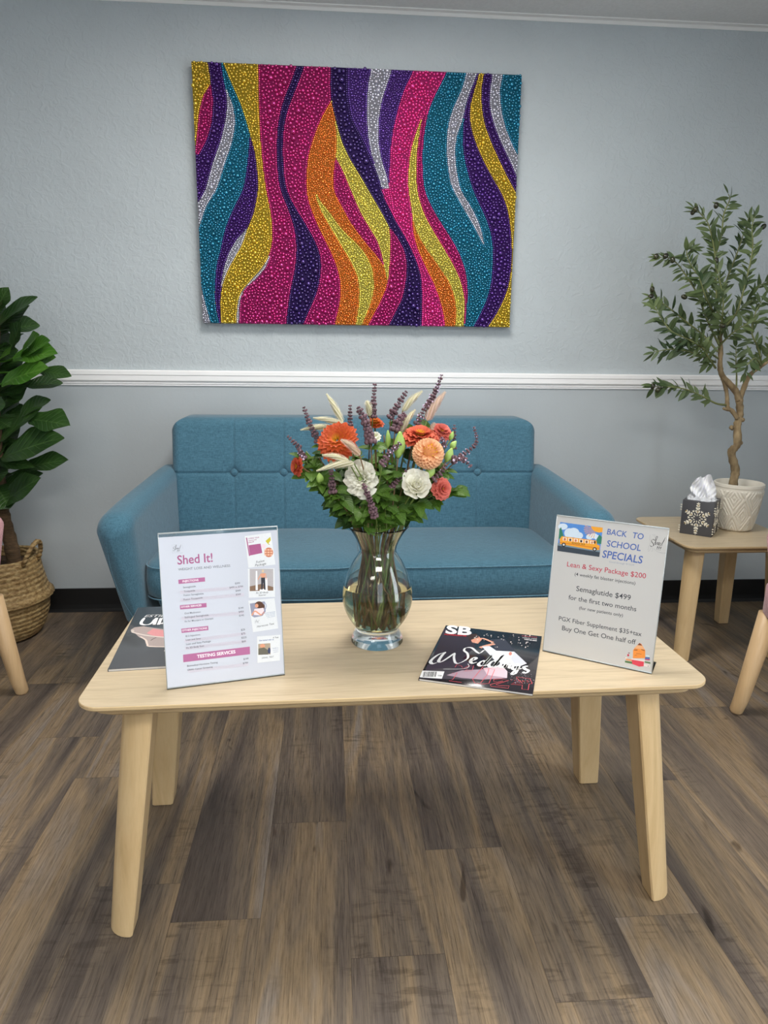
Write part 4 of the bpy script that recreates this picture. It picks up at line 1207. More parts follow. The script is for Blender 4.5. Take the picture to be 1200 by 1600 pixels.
def frame_mtx(t, Mx): return Matrix.Translation(t.location) @ Matrix.Rotation(t.rotation_euler.z, 4, 'Z') @ Mx
SCRIPT_LOGO = {   # hand-lettered 'Shed It!!' logo: strokes in a unit square (x right, y up)
 'S': [(.30, .66), (.22, .72), (.13, .66), (.15, .56), (.24, .47), (.25, .36), (.17, .30), (.08, .34)],
 'h': [(.26, .34), (.34, .60), (.42, .86), (.38, .92), (.34, .80), (.36, .55), (.37, .42), (.43, .56), (.48, .55), (.48, .44)],
 'e': [(.50, .46), (.56, .52), (.56, .58), (.51, .56), (.50, .46), (.56, .43)],
 'd': [(.68, .56), (.60, .54), (.60, .44), (.68, .46), (.78, .70), (.84, .92)],
 'd2': [(.80, .80), (.70, .50), (.72, .44)],
}
def logo(sh, x0, y0, w, h, m, m2, full=True):
    T = lambda p: (x0+p[0]*w, y0+p[1]*h)
    for k, p in SCRIPT_LOGO.items(): sh.stroke([T(q) for q in p], w*.034, m, nib=(.8, .3), raw=True)
    for xx in (.47, .56, .65):
        sh.stroke([T((xx+.03, .36)), T((xx, .22))], w*.035, m, raw=True, smooth=0)
        sh.disc(*T((xx-.01, .165)), w*.017, w*.017, m, 8, raw=True)
    # loose figure sketch lines behind the letters
    for p in ([(.02, .98), (.02, .75), (.08, .50), (.02, .30), (.0, .05)], [(.12, 1.0), (.22, .93), (.30, .82)], [(.20, 1.02), (.28, .98), (.33, .88)], [(.14, .28), (.10, .10), (.02, -.02)], [(.20, .25), (.24, .10), (.20, .0)],
              [(.28, .22), (.45, .08), (.70, .02), (.95, .05)], [(.60, .04), (.80, -.02), (.98, .02)], [(.98, .95), (.96, .70), (.97, .50)]):
        sh.stroke([T(q) for q in p], w*.010, m2, raw=True)

def right_sign():
    t, Mx = sign_holder((.534, 1.2945), math.radians(-33.15), 8.5, 'clear sign holder with the Back To School Specials flyer, right end of the coffee table')
    W, Hh = .218, .287
    f = homog([(165, 100), (1118, 210), (965, 1425), (42, 1225)], [(0, Hh), (W, Hh), (W, 0), (0, 0)])
    G = frame_mtx(t, Mx)
    sh = Sheet(f); sh.poly([(0.0012, .0022), (W-.0012, .0022), (W-.0012, Hh-.0005), (.0012, Hh-.0005)], M_paper2, raw=True)
    ink = flat(INK); bl = flat(BLUE); rd = flat(RED)
    for s, a, b, bo, m in (('BACK', (585, 258), (752, 282), .012, bl), ('TO', (802, 288), (895, 302), .012, bl), ('SCHOOL', (583, 358), (872, 398), .012, bl), ('SPECIALS', (545, 450), (885, 503), .014, bl)):
        sh.text(s, a, b, m, bo, .08, 1.10)
    sh.text('Good through 9/15/24', (605, 494), (815, 522), flat(srgb(150, 160, 180)))
    sh.text('Lean & Sexy Package $200', (248, 526), (915, 628), rd, .004)
    sh.text('(4 weekly fat blaster injections)', (313, 602), (826, 680), ink, .004)
    sh.text('Semaglutide $499', (325, 730), (785, 810), ink, .004)
    sh.text('for the first two months', (260, 800), (833, 903), ink, .004)
    sh.text('(for new patients only)', (350, 884), (720, 948), ink, .004)
    sh.text('PGX Fiber Supplement $35+tax', (178, 974), (878, 1112), ink, .004)
    sh.text('Buy One Get One half off', (205, 1056), (828, 1180), ink, .004)
    pp = sh.build('paper_flyer', t, G, 'white paper flyer with blue, red and grey lettering')
    # picture of a yellow school bus under a sunny sky
    z0 = Matrix.Translation((0, 0, .00016))
    sh = Sheet(f)
    sky = flat(srgb(88, 144, 218)); cl = flat(srgb(214, 230, 246)); gr = flat(srgb(58, 128, 104)); yel = flat(srgb(244, 170, 56)); org = flat(srgb(226, 140, 44)); rdg = flat(srgb(62, 72, 84)); rd2 = flat(srgb(120, 142, 158))
    sh.poly([(193, 157), (552, 203), (522, 447), (167, 397)], sky)
    for (cx, cy, rx, ry) in ((215, 195, 40, 26), (270, 250, 44, 42), (305, 245, 48, 40), (345, 270, 40, 30), (440, 280, 30, 22), (475, 272, 34, 22), (505, 285, 26, 20)): sh.disc(cx, cy, rx, ry, cl)
    sh.poly([(186, 215), (200, 200), (222, 280), (178, 300)], gr); sh.poly([(498, 300), (522, 262), (545, 280), (538, 340), (500, 335)], gr)
    for k in range(9):
        a = math.radians(100+k*13); sh.poly([(492, 218), (492+100*math.cos(a+.04), 218+72*math.sin(a+.04)), (492+100*math.cos(a-.03), 218+72*math.sin(a-.03))], yel)
    sh.poly([(450, 191), (552, 203), (548, 240), (520, 244), (486, 236), (462, 216)], yel)
    sh.poly([(193, 350), (528, 405), (522, 447), (167, 397), (170, 345)], rdg); sh.poly([(172, 330), (190, 332), (530, 385), (528, 408), (170, 352)], rd2)
    sh.poly([(205, 275), (498, 310), (504, 345), (526, 352), (524, 388), (470, 390), (190, 340), (188, 300)], yel); sh.poly([(190, 322), (524, 372), (523, 382), (188, 332)], org)
    for k in range(6):
        x = 214+k*46; y = 283+k*5.4
        sh.poly([(x, y), (x+36, y+4.5), (x+35, y+31), (x-1, y+27)], flat(srgb(250, 224, 200)))
        sh.disc(x+17, y+17, 9, 11, flat([srgb(206, 120, 92), srgb(82, 60, 52), srgb(216, 130, 100), srgb(60, 50, 48), srgb(150, 96, 60), srgb(214, 150, 110)][k]))
    sh.disc(484, 325, 9, 12, flat(srgb(96, 60, 50)))
    sh.text('SCHOOL BUS', (290, 336), (400, 350), flat(srgb(90, 60, 40)), .01)
    for (cx, cy) in ((222, 346), (483, 383)):
        sh.disc(cx, cy, 17, 17, flat(srgb(30, 30, 34))); sh.disc(cx, cy, 9, 9, flat(srgb(214, 214, 214)))
    o = sh.build('bus_picture', pp, G @ z0, 'printed picture of a yellow school bus under a blue sky')
    sh = Sheet(); lx, ly = f(935, 395); lx2, ly2 = f(1095, 240)
    logo(sh, lx, ly-.001, .034, .034, flat(srgb(40, 40, 44)), flat(srgb(150, 152, 158)))
    sh.build('logo', pp, G @ z0, 'black handwritten logo with grey line sketch')
    # corner drawing: stubby orange pencil shape over an open book, apple and stacked books beside it
    sh = Sheet(f)
    sx, sy = 220/1200., 270/1473.
    q = lambda x, y: ((960+x/15.-840)*1200/220., (990+y/15.-790)*1473/270.)
    pn = flat(srgb(242, 150, 70)); bk = flat(srgb(222, 74, 92)); gn = flat(srgb(90, 122, 78)); wt = flat(srgb(228, 216, 214)); br = flat(srgb(128, 72, 52))
    sh.poly([q(230, 612), q(400, 640), q(400, 690), q(228, 655)], gn); sh.poly([q(250, 560), q(400, 590), q(400, 635), q(250, 600)], flat(srgb(230, 160, 110)))
    sh.poly([q(690, 630), q(825, 655), q(825, 690), q(690, 660)], gn); sh.poly([q(700, 530), q(808, 540), q(812, 610), q(690, 580)], flat(srgb(84, 110, 170))); sh.poly([q(690, 575), q(812, 585), q(812, 612), q(690, 600)], flat(srgb(190, 80, 120)))
    sh.poly([q(720, 485), q(805, 500), q(805, 535), q(720, 525)], flat(srgb(205, 225, 232)))
    sh.poly([q(670, 680), q(800, 710), q(806, 770), q(670, 740)], wt)
    sh.disc(*q(772, 742), 4, 5, flat(srgb(120, 124, 140)))
    sh.poly([q(420, 370), q(560, 215), q(610, 225), q(705, 380), q(700, 560), q(415, 560)], pn)
    sh.poly([q(520, 255), q(575, 207), q(632, 270)], br)
    sh.poly([q(440, 330), q(520, 255), q(632, 270), q(690, 360)], flat(srgb(238, 178, 130)))
    sh.poly([q(440, 365), q(520, 362), q(522, 380), q(442, 378)], br); sh.poly([q(615, 350), q(690, 375), q(690, 392), q(612, 365)], br)
    for (x, y) in ((508, 452), (602, 466)): sh.disc(*q(x, y), 2.6, 2.6, flat(srgb(110, 34, 22)), 10)
    sh.stroke([q(455, 500), q(480, 488), q(510, 497)], .0005, br); sh.stroke([q(525, 458), q(555, 455), q(585, 462)], .0005, br)
    sh.poly([q(385, 560), q(700, 590), q(690, 640), q(385, 600)], wt)
    sh.poly([q(388, 590), q(672, 640), q(665, 745), q(560, 752), q(400, 690)], bk)
    sh.disc(*q(306, 488), 8.5, 9.5, flat(srgb(206, 56, 84))); sh.poly([q(300, 435), q(320, 425), q(352, 436), q(325, 450)], flat(srgb(120, 50, 60)))
    sh.poly([q(215, 530), q(285, 540), q(285, 570), q(215, 560)], wt); sh.disc(*q(222, 547), 2, 4, flat(srgb(80, 84, 100)))
    sh.build('corner_drawing', pp, G @ z0, 'small orange and red school drawing in the corner')
right_sign()

def left_sign():
    t, Mx = sign_holder((-.196, 1.2445), math.radians(13.28), 10.0, 'clear sign holder with pink and white Shed It! price list, left on the coffee table')
    W, Hh = .218, .287
    f = homog([(52, 165), (1103, 100), (1163, 1392), (132, 1528)], [(0, Hh-.006), (W, Hh-.006), (W, 0), (0, 0)])
    G = frame_mtx(t, Mx)
    sh = Sheet(f); sh.poly([(0.0012, .0022), (W-.0012, .0022), (W-.0012, Hh-.007), (.0012, Hh-.007)], M_paper1, raw=True)
    ink = flat(srgb(92, 94, 106)); rose = flat(ROSE); wh = flat(srgb(248, 240, 246)); band = flat(srgb(206, 202, 214)); tit = flat(srgb(172, 92, 138))
    sh.text('Shed It!', (226, 412), (535, 388), tit, .012, 0, 1.12)
    sh.text('WEIGHT LOSS AND WELLNESS', (232, 468), (688, 434), ink, .002, 0, .95)
    def bar(a, b, hgt): sh.poly([a, b, (b[0]+2, b[1]+hgt), (a[0]+3, a[1]+hgt)], rose)
    bar((232, 549), (466, 527), 38); sh.text('INJECTIONS', (270, 572), (410, 560), wh, .02)
    bar((246, 778), (479, 757), 38); sh.text('OTHER SERVICES', (256, 802), (436, 785), wh, .02)
    bar((258, 988), (494, 962), 38); sh.text('OTHER INJECTIONS', (266, 1012), (484, 990), wh, .02)
    bar((273, 1220), (858, 1146), 68); sh.text('TESTING SERVICES', (397, 1250), (733, 1205), wh, .03)
    for (a, b) in (((245, 648), (798, 602)), ((250, 718), (808, 668)), ((258, 882), (806, 830)), ((285, 1085), (820, 1016)), ((290, 1150), (830, 1083)), ((318, 1352), (845, 1290))):
        sh.poly([a, b, (b[0]+2, b[1]+28), (a[0]+2, a[1]+30)], band)
    rows = [('Semaglutide', (275, 626), (386, 614), '$399', (730, 590), (773, 587)), ('Tirzepatide', (281, 661), (380, 652), '$499 to $700', (682, 627), (800, 615)),
            ('Fusion Semaglutide', (280, 696), (455, 680), '$449', (735, 656), (779, 653)), ('Fusion Tirzepatide', (280, 735), (446, 716), '$549', (737, 689), (780, 686)),
            ('Oral Medication', (287, 858), (428, 843), '$149', (760, 811), (803, 807)), ('Sublingual Semaglutide', (288, 894), (498, 872), '$450', (762, 845), (806, 840)), ('Rx for Mounjaro or Ozempic', (290, 930), (540, 902), '$145', (765, 878), (808, 873)),
            ('B12 Injections', (297, 1062), (424, 1046), '$25', (782, 1006), (816, 1001)), ('Lean and Sexy', (299, 1096), (430, 1080), '$75', (784, 1041), (819, 1036)), ('Lean and Sexy Package', (302, 1134), (517, 1105), '$225', (785, 1076), (829, 1070)), ('Fit 3D Body Scan', (303, 1168), (458, 1146), '$60', (788, 1110), (823, 1105)),
            ('Biomedical Hormone Testing', (310, 1328), (577, 1294), '$199', (803, 1266), (846, 1260)), ('GRAIL Cancer Screening', (312, 1364), (533, 1334), '$799', (798, 1303), (842, 1297))]
    for (s, a, b, p, c, d) in rows: sh.text(s, a, b, ink, .004); sh.text(p, c, d, ink, .004)
    pp = sh.build('paper_flyer', t, G, 'white printed price list with rose pink bars')
    z0 = Matrix.Translation((0, 0, .00016))
    sh = Sheet(); lx, ly = f(180, 315); logo(sh, lx, ly, .019, .017, flat(srgb(70, 72, 80)), flat(srgb(160, 162, 170)))
    sh.build('logo', pp, G @ z0, 'small black handwritten logo')
    # four pasted polaroid style pictures down the right side
    g = lambda x, y: ((380+x/7.615-240)*1200/210., (830+y/7.62-810)*1600/280.)
    cardc = flat(srgb(228, 230, 233)); skin = flat(srgb(226, 160, 128)); dk = flat(srgb(54, 56, 64)); hair = flat(srgb(92, 62, 48)); whs = flat(srgb(240, 240, 244)); scr = flat(srgb(70, 72, 82))
    sh = Sheet(lambda x, y: f(*g(x, y)))
    sh.poly([(20, 60), (325, 20), (378, 400), (62, 440)], cardc); sh.poly([(35, 80), (48, 78), (82, 295), (70, 298)], tit); sh.poly([(66, 170), (205, 150), (225, 262), (82, 292)], tit)
    for i, (s, y) in enumerate((('LOSING YOUR', 90), ('WEIGHT AND', 115), ('VALUE', 140))): sh.text(s, (62, y+8), (190-i*30, y-8), tit, .02)
    sh.poly([(262, 120), (318, 70), (330, 150), (300, 165)], flat(srgb(204, 190, 62))); sh.poly([(296, 150), (326, 110), (330, 160)], whs)
    sh.disc(300, 255, 52, 58, flat(srgb(206, 130, 100)))
    for k in range(9): sh.disc(262+(k % 3)*34, 225+(k//3)*30, 14, 9, flat(srgb(238, 190, 160)))
    sh.disc(240, 180, 26, 26, flat(srgb(236, 214, 222)))
    sh.text('Fusion', (152, 385), (250, 365), scr, 0, .3); sh.text('Package', (140, 425), (270, 400), scr, 0, .3)
    sh.build('photo', pp, G @ z0, 'printed card with rose square and fruit')
    sh = Sheet(lambda x, y: f(*g(x, y)))
    sh.poly([(55, 450), (365, 445), (372, 785), (66, 795)], cardc); sh.poly([(78, 452), (352, 452), (352, 710), (78, 716)], flat(srgb(186, 180, 182))); sh.poly([(78, 660), (215, 630), (352, 668), (352, 710), (78, 716)], flat(srgb(134, 106, 86)))
    sh.poly([(148, 475), (165, 475), (172, 705), (146, 705)], whs); sh.poly([(252, 560), (282, 560), (286, 700), (256, 705)], whs); sh.disc(240, 705, 50, 16, whs)
    sh.disc(231, 478, 13, 18, flat(srgb(222, 196, 160))); sh.poly([(205, 505), (262, 503), (252, 560), (212, 560)], skin); sh.poly([(205, 508), (215, 515), (178, 582), (170, 575)], skin); sh.poly([(262, 505), (268, 512), (275, 580), (266, 578)], skin)
    sh.poly([(210, 556), (256, 554), (262, 700), (246, 700), (235, 610), (226, 700), (212, 698)], dk)
    sh.text('Fit 3D Body', (150, 750), (296, 738), scr, 0, .3); sh.text('Scanner', (180, 776), (270, 768), scr, 0, .3)
    sh.build('photo', pp, G @ z0, 'printed photo of a person in black leggings seen from behind')
    sh = Sheet(lambda x, y: f(*g(x, y)))
    sh.poly([(60, 830), (365, 800), (408, 1160), (115, 1205)], cardc); sh.poly([(78, 865), (250, 838), (262, 960), (225, 1010), (130, 1030), (98, 1010)], flat(srgb(150, 152, 172)))
    sh.disc(186, 880, 48, 42, hair); sh.disc(222, 900, 28, 34, hair); sh.disc(158, 890, 20, 24, skin); sh.poly([(130, 930), (236, 915), (246, 950), (200, 1005), (125, 1000)], flat(srgb(240, 222, 226))); sh.stroke([(100, 1005), (140, 955), (210, 1000), (245, 960)], .0026, skin)
    sh.stroke([(248, 845), (270, 890), (252, 945), (215, 1010)], .0008, flat(srgb(96, 124, 170)))
    for i in range(4): sh.text('is your hormone', (252+i*10, 985+i*17), (372, 965+i*17), flat(srgb(92, 122, 170)))
    p_ = f(*g(135, 1105)); logo(sh, p_[0], p_[1], .010, .008, scr, flat(srgb(160, 162, 170))); sh.text('Hormone Test', (160, 1150), (362, 1112), scr, 0, .3)
    sh.build('photo', pp, G @ z0, 'printed photo of a person with long brown hair in a light pink top')
    sh = Sheet(lambda x, y: f(*g(x, y)))
    sh.poly([(160, 1255), (432, 1235), (425, 1540), (165, 1570)], cardc); sh.poly([(175, 1345), (315, 1335), (318, 1468), (175, 1475)], flat(srgb(176, 160, 140))); sh.disc(225, 1368, 30, 24, skin); sh.poly([(178, 1400), (240, 1385), (292, 1420), (290, 1470), (176, 1474)], flat(srgb(108, 104, 92))); sh.disc(302, 1425, 16, 38, flat(srgb(64, 72, 104)))
    sh.text('Get tested with us', (185, 1312), (355, 1298), flat(srgb(90, 110, 160)), .02); sh.text('A Test', (345, 1280), (412, 1272), scr, .01)
    for i in range(3): sh.text('results in', (340+i*6, 1402+i*22), (408, 1396+i*22), flat(srgb(92, 112, 160)))
    sh.text('GRAIL TEST', (216, 1520), (358, 1504), scr, 0, .2)
    sh.build('photo', pp, G @ z0, 'printed photo of a seated person in a dark shirt')
left_sign()

# ------------------------------------------------------------------ magazines
def magazine(lab, corners, th, draw, name='magazine'):
    """corners far-left, far-right, near-right, near-left on the table"""
    c = [Vector(p) for p in corners]; near = c[3]; ang = math.atan2((c[2]-c[3]).y, (c[2]-c[3]).x)
    t = thing(name, lab, 'magazine', (near.x, near.y, TH), ang, 'magazines on the coffee table')
    ex = Vector((math.cos(ang), math.sin(ang), 0)); ey = Vector((-ex.y, ex.x, 0))
    W = ((c[2]-c[3]).length+(c[1]-c[0]).length)/2; Hh = ((c[0]-c[3]).length+(c[1]-c[2]).length)/2
    mb = MB(); box(mb, .001, W-.0005, .001, Hh-.001, .0002, th-.0006); 
    mb.build('pages', pbr('page_stack', srgb(222, 218, 214), .7, var=.06, vs=900, stretch=(.1, .1, 8)), t, local=True)
    mb = MB(); box(mb, 0, W, 0, Hh, th-.0006, th, .0002, 1); box(mb, -.0005, .0006, 0, Hh, 0, th); box(mb, 0, W, 0, Hh, 0, .0003)
    cv = mb.build('cover', draw.base, t, local=True)
    draw(t, cv, W, Hh, Matrix.Translation((near.x, near.y, TH+th+.00005)) @ Matrix.Rotation(ang, 4, 'Z'))
    return t
def draw_sb(t, cv, W, Hh, G):
    f = homog([(265, 98), (1083, 180), (1048, 690), (78, 548)], [(0, Hh), (W, Hh), (W, 0), (0, 0)])
    sh = Sheet(f); R2 = random.Random(4)
    gl = lambda r, g, b: flat(srgb(r, g, b), .3)
    # dark reflective scene: pale dress, arms, confetti
    sh.poly([(255, 125), (480, 150), (520, 280), (380, 420), (160, 420)], gl(44, 38, 52)); sh.poly([(140, 430), (440, 380), (560, 480), (120, 500)], gl(58, 50, 66))
    sh.poly([(100, 482), (330, 450), (520, 560), (90, 545)], gl(70, 66, 74))
    sh.poly([(640, 215), (760, 205), (880, 330), (800, 330), (690, 300)], gl(48, 52, 66))
    sh.poly([(470, 200), (540, 185), (570, 215), (540, 250), (490, 240)], gl(214, 150, 126))
    sh.poly([(440, 175), (520, 165), (545, 195), (500, 210), (465, 225)], gl(52, 34, 32))
    sh.stroke([(520, 245), (570, 205), (670, 240)], .006, gl(222, 160, 134)); sh.stroke([(680, 250), (610, 268), (560, 285)], .008, gl(222, 160, 134))
    sh.poly([(575, 275), (640, 270), (700, 310), (760, 330), (740, 400), (690, 390), (620, 320)], gl(222, 226, 236)); sh.poly([(700, 310), (855, 318), (972, 420), (900, 450), (740, 420)], gl(232, 234, 242))
    sh.poly([(855, 320), (972, 420), (880, 440), (830, 380)], gl(206, 208, 220)); sh.disc(822, 335, 14, 16, gl(206, 132, 116))
    sh.poly([(300, 520), (420, 480), (600, 470), (800, 500), (812, 548), (600, 560), (430, 545)], gl(176, 152, 166))
    sh.poly([(600, 460), (760, 440), (810, 490), (812, 545), (640, 520)], gl(222, 196, 206))
    for k in range(46): sh.disc(R2.uniform(500, 1000), 150+R2.uniform(20, 150)*.9, R2.uniform(2, 7), R2.uniform(2, 5), gl(206, 200, 196), 8)
    for k in range(60): sh.disc(R2.uniform(820, 1045), R2.uniform(500, 600), R2.uniform(2, 6), R2.uniform(1, 4), gl(130, 124, 132), 8)
    o = sh.build('cover_photo', cv, G, 'dark cover photo of a person in a white dress')
    G2 = G @ Matrix.Translation((0, 0, .0004)); sh = Sheet(f)
    wh = gl(245, 245, 245); red = gl(226, 96, 104)
    sh.text('SB', (262, 165), (478, 180), wh, .035, .0, 1.2); sh.build('title_lettering', cv, G2, 'large white SB title letters'); sh = Sheet(f)
    sh.text('MAGAZINE', (258, 180), (440, 192), gl(200, 40, 50), .03)
    for i, s in enumerate(('WEDDING GUIDE', 'LOCAL LOVE', 'VENUES')): sh.text(s, (905+i*12, 182+i*16), (1042, 194+i*16), red if i == 0 else wh, .02)
    nb = (.9, .22)
    # script 'Weddings' with a heart-shaped flourish
    W1 = [[(215, 415), (180, 424), (162, 408), (180, 380), (225, 345), (280, 325)], [(280, 325), (255, 350), (228, 400), (250, 408), (300, 375), (355, 332)], [(355, 332), (350, 370), (365, 415), (395, 420), (440, 398), (466, 372), (458, 335), (430, 312), (440, 290), (490, 288), (555, 334), (600, 305), (640, 318), (650, 345)],
          [(475, 405), (520, 392), (535, 376), (510, 374), (490, 400), (505, 420), (545, 410)],
          [(620, 408), (590, 400), (560, 425), (575, 442), (610, 425), (670, 350), (610, 420), (615, 440), (650, 425)],
          [(720, 408), (680, 400), (648, 430), (660, 452), (700, 432), (760, 350), (700, 430), (705, 452), (745, 432)],
          [(765, 400), (745, 440), (752, 458), (780, 440)],
          [(790, 418), (778, 462), (800, 430), (828, 420), (822, 462), (845, 455)],
          [(910, 432), (870, 430), (850, 462), (875, 475), (905, 445), (880, 510), (850, 512), (880, 480), (935, 465)],
          [(985, 445), (950, 450), (960, 470), (990, 485), (975, 505), (940, 498)]]
    for p in W1: sh.stroke(p, .0085 if p is not W1[2] else .0060, wh, nib=nb)
    sh.disc(772, 380, 6, 5, wh, 10)
    sh.stroke([(470, 425), (480, 450), (430, 468), (270, 470)], .0012, wh)
    # big outlined numerals 2024 in pink along the lower edge
    O = [[(345, 505), (388, 500), (355, 560), (325, 570), (430, 585)], [(365, 455), (380, 430), (420, 445), (430, 470), (470, 445), (520, 440), (510, 480), (440, 490), (470, 470)],
         [(560, 448), (600, 448), (520, 560), (540, 590), (600, 600), (660, 595), (700, 475), (660, 465), (590, 470)], [(590, 590), (640, 520), (650, 470)],
         [(700, 560), (760, 556), (830, 570), (720, 605), (740, 615), (835, 618), (830, 640), (680, 620), (672, 606), (780, 575), (700, 580), (698, 560)],
         [(890, 540), (1010, 555), (1035, 600), (1008, 602), (1004, 655), (948, 648), (950, 612), (850, 604), (880, 590), (950, 598), (890, 545)]]
    for p in O: sh.stroke(p, .0011, red, smooth=0)
    for k in range(5): sh.text(('Y', 'O', 'U', 'R', 'S')[k], (840+k*36, 572+k*4), (862+k*36, 574+k*4), red, -.02)
    sh.build('cover_lettering', cv, G2, 'white script and pink outlined lettering'); sh = Sheet(f)
    sh.poly([(102, 482), (282, 490), (265, 552), (84, 538)], wh)
    x = 108
    while x < 215:
        w = R2.choice([2, 3, 5]); sh.poly([(x+6, 492), (x+6+w, 492), (x+w, 536), (x, 535)], gl(20, 20, 20)); x += w+R2.choice([2, 3, 4])
    sh.text('08', (232, 530), (262, 532), gl(20, 20, 20))
    sh.build('barcode', cv, G2, 'black and white barcode')
draw_sb.base = pbr('dark_gloss_cover', srgb(38, 34, 40), .16, spec=.5, coat=.4)
magazine('glossy dark Weddings magazine with white script title lying right of the vase', [atz(688.6, 978, TH+.003), atz(838.6, 993, TH+.003), atz(832, 1084.5, TH+.004), atz(654.3, 1060.5, TH+.004)], .0042, draw_sb)
def draw_up(t, cv, W, Hh, G):
    q = lambda x, y: (150+x/9.23, 920+y/9.23)
    inv = G.inverted()
    def f(x, y):
        p = atz(*q(x, y), TH+.005); v = inv @ p; return (v.x, v.y)
    gl = lambda r, g, b: flat(srgb(r, g, b), .3)
    sh = Sheet(f)
    sh.poly([(500, 590), (560, 555), (680, 540), (810, 560), (1180, 610), (1180, 830), (1000, 838), (790, 835), (720, 790), (700, 730), (620, 695), (560, 640), (510, 630)], gl(176, 160, 156))
    sh.poly([(730, 640), (820, 575), (1180, 630), (1180, 720), (980, 705), (800, 670)], gl(222, 150, 152))
    sh.stroke([(520, 625), (600, 645), (780, 680), (1180, 715)], .004, gl(226, 214, 206)); sh.stroke([(640, 690), (720, 740), (740, 800), (790, 832), (1180, 838)], .004, gl(230, 212, 200)); sh.stroke([(790, 745), (830, 720), (870, 703)], .002, gl(60, 40, 40))
    sh.disc(527, 608, 25, 18, gl(206, 196, 186))
    sh.stroke([(985, 900), (1015, 870), (1010, 950), (1040, 980)], .002, gl(222, 210, 200))
    sh.build('cover_photo', cv, G, 'grey and pink cover photo')
    sh = Sheet(f); wh = gl(246, 246, 246)
    sh.stroke([(700, 420), (655, 480), (660, 512), (720, 522), (800, 500), (860, 430)], .007, wh, nib=(.3, .5)); sh.stroke([(878, 420), (838, 520)], .007, wh, smooth=0)
    sh.stroke([(940, 425), (900, 520)], .007, wh, smooth=0); sh.stroke([(935, 435), (990, 425), (1010, 460), (960, 500), (925, 500)], .006, wh)
    sh.build('title_lettering', cv, G @ Matrix.Translation((0, 0, .0003)), 'large white title letters')
    sh = Sheet(f); sh.text('ESTILO', (692, 410), (1090, 402), gl(214, 214, 214), .01, .2)
    sh.build('cover_lettering', cv, G @ Matrix.Translation((0, 0, .0003)), 'small grey lettering above the title')
draw_up.base = pbr('grey_gloss_cover', srgb(92, 94, 98), .16, spec=.5, coat=.3)
_a, _b = Vector((-.432, 1.301, TH)), Vector((-.462, 1.640, TH)); _e = Vector((_b-_a).normalized()); _s = Vector((_e.y, -_e.x, 0))
magazine('grey covered magazine lying flat at the left end, half behind the price list', [_b, _b+_s*.245, _a+_s*.245, _a], .0050, draw_up)

# ------------------------------------------------------------------ glass vase with water
VX, VY = .0985, 1.425
VPROF = [(.054, 0), (.0555, .003), (.0555, .009), (.051, .020), (.0462, .029), (.0462, .034), (.055, .046), (.0665, .066), (.0732, .088), (.0745, .104), (.0722, .124), (.0645, .152), (.0535, .177), (.0430, .194), (.0388, .204), (.0402, .214), (.0470, .231), (.0560, .246), (.0638, .2565)]
def build_vase():
    t = thing('flower_vase', 'clear glass urn vase half full of water standing in the middle of the coffee table', 'vase', (VX, VY, TH))
    pr = [(0, .0005)]+VPROF
    inner = [(r-.0026, z) for r, z in VPROF if z > .045][::-1]
    pr = pr+[(.0640, .2575), (.0625, .2577)]+inner[1:]+[(.044, .040), (.030, .0375), (0, .037)]
    sm = spline([(r, 0, z) for r, z in pr[1:-1]], 3)
    mb = MB(); lathe(mb, [(0.0001, .0005)]+[(max(.0001, p.x), p.z) for p in sm]+[(0.0001, .037)], 96, (VX, VY, TH))
    mb.build('glass_body', M_glass, t)
    wl = .128; pw = [(r-.0012, z) for r, z in VPROF if .045 < z < wl]
    rw = np.interp(wl, [z for r, z in VPROF], [r for r, z in VPROF])-.0012
    mb = MB(); sm = spline([(.0435, 0, .0385)]+[(r, 0, z) for r, z in pw]+[(rw, 0, wl)], 3)
    lathe(mb, [(.0001, .0375)]+[(p.x, p.z) for p in sm]+[(.0001, wl)], 96, (VX, VY, TH))
    w = mb.build('water', M_water, t)
build_vase()

# ------------------------------------------------------------------ the bouquet: every stem is a thing of its own
M_stem_g = pbr('green_stem', srgb(96, 114, 52), .5, var=.35, vs=60); M_stem_b = pbr('brown_stem', srgb(118, 92, 60), .6, var=.4, vs=60)
M_lf = leaf_material('basil_leaf', srgb(52, 88, 30), srgb(88, 124, 42), srgb(120, 148, 76), True, .42)
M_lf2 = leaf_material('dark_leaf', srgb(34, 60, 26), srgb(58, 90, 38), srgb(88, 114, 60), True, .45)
def petal_mat(name, c1, c2, r=.55):
    m, nt, b = newmat(name)
    uv = N(nt, 'ShaderNodeUVMap'); sx = N(nt, 'ShaderNodeSeparateXYZ'); Lk(nt, uv.outputs['UV'], sx.inputs[0])
    c = ramp(nt, sx.outputs[1], [(0, c1), (.8, c2)])
    Lk(nt, c, b.inputs['Base Color']); b.inputs['Roughness'].default_value = r; b.inputs['Specular IOR Level'].default_value = .3
    tr = N(nt, 'ShaderNodeBsdfTranslucent'); Lk(nt, c, tr.inputs['Color']); ms = N(nt, 'ShaderNodeMixShader'); ms.inputs[0].default_value = .25
    Lk(nt, b.outputs[0], ms.inputs[1]); Lk(nt, tr.outputs[0], ms.inputs[2]); Lk(nt, ms.outputs[0], nt.nodes['Material Output'].inputs['Surface'])
    return m
M_or = petal_mat('orange_petal', srgb(240, 168, 62), srgb(208, 92, 50)); M_co = petal_mat('coral_petal', srgb(206, 84, 54), srgb(222, 112, 84)); M_ro = petal_mat('coral_pink_petal', srgb(206, 86, 76), srgb(226, 124, 110))
M_pe = petal_mat('peach_petal', srgb(226, 150, 92), srgb(246, 196, 152)); M_wh = petal_mat('white_petal', srgb(206, 210, 160), srgb(246, 244, 232)); M_ye = petal_mat('yellow_floret', srgb(212, 160, 36), srgb(240, 200, 70))
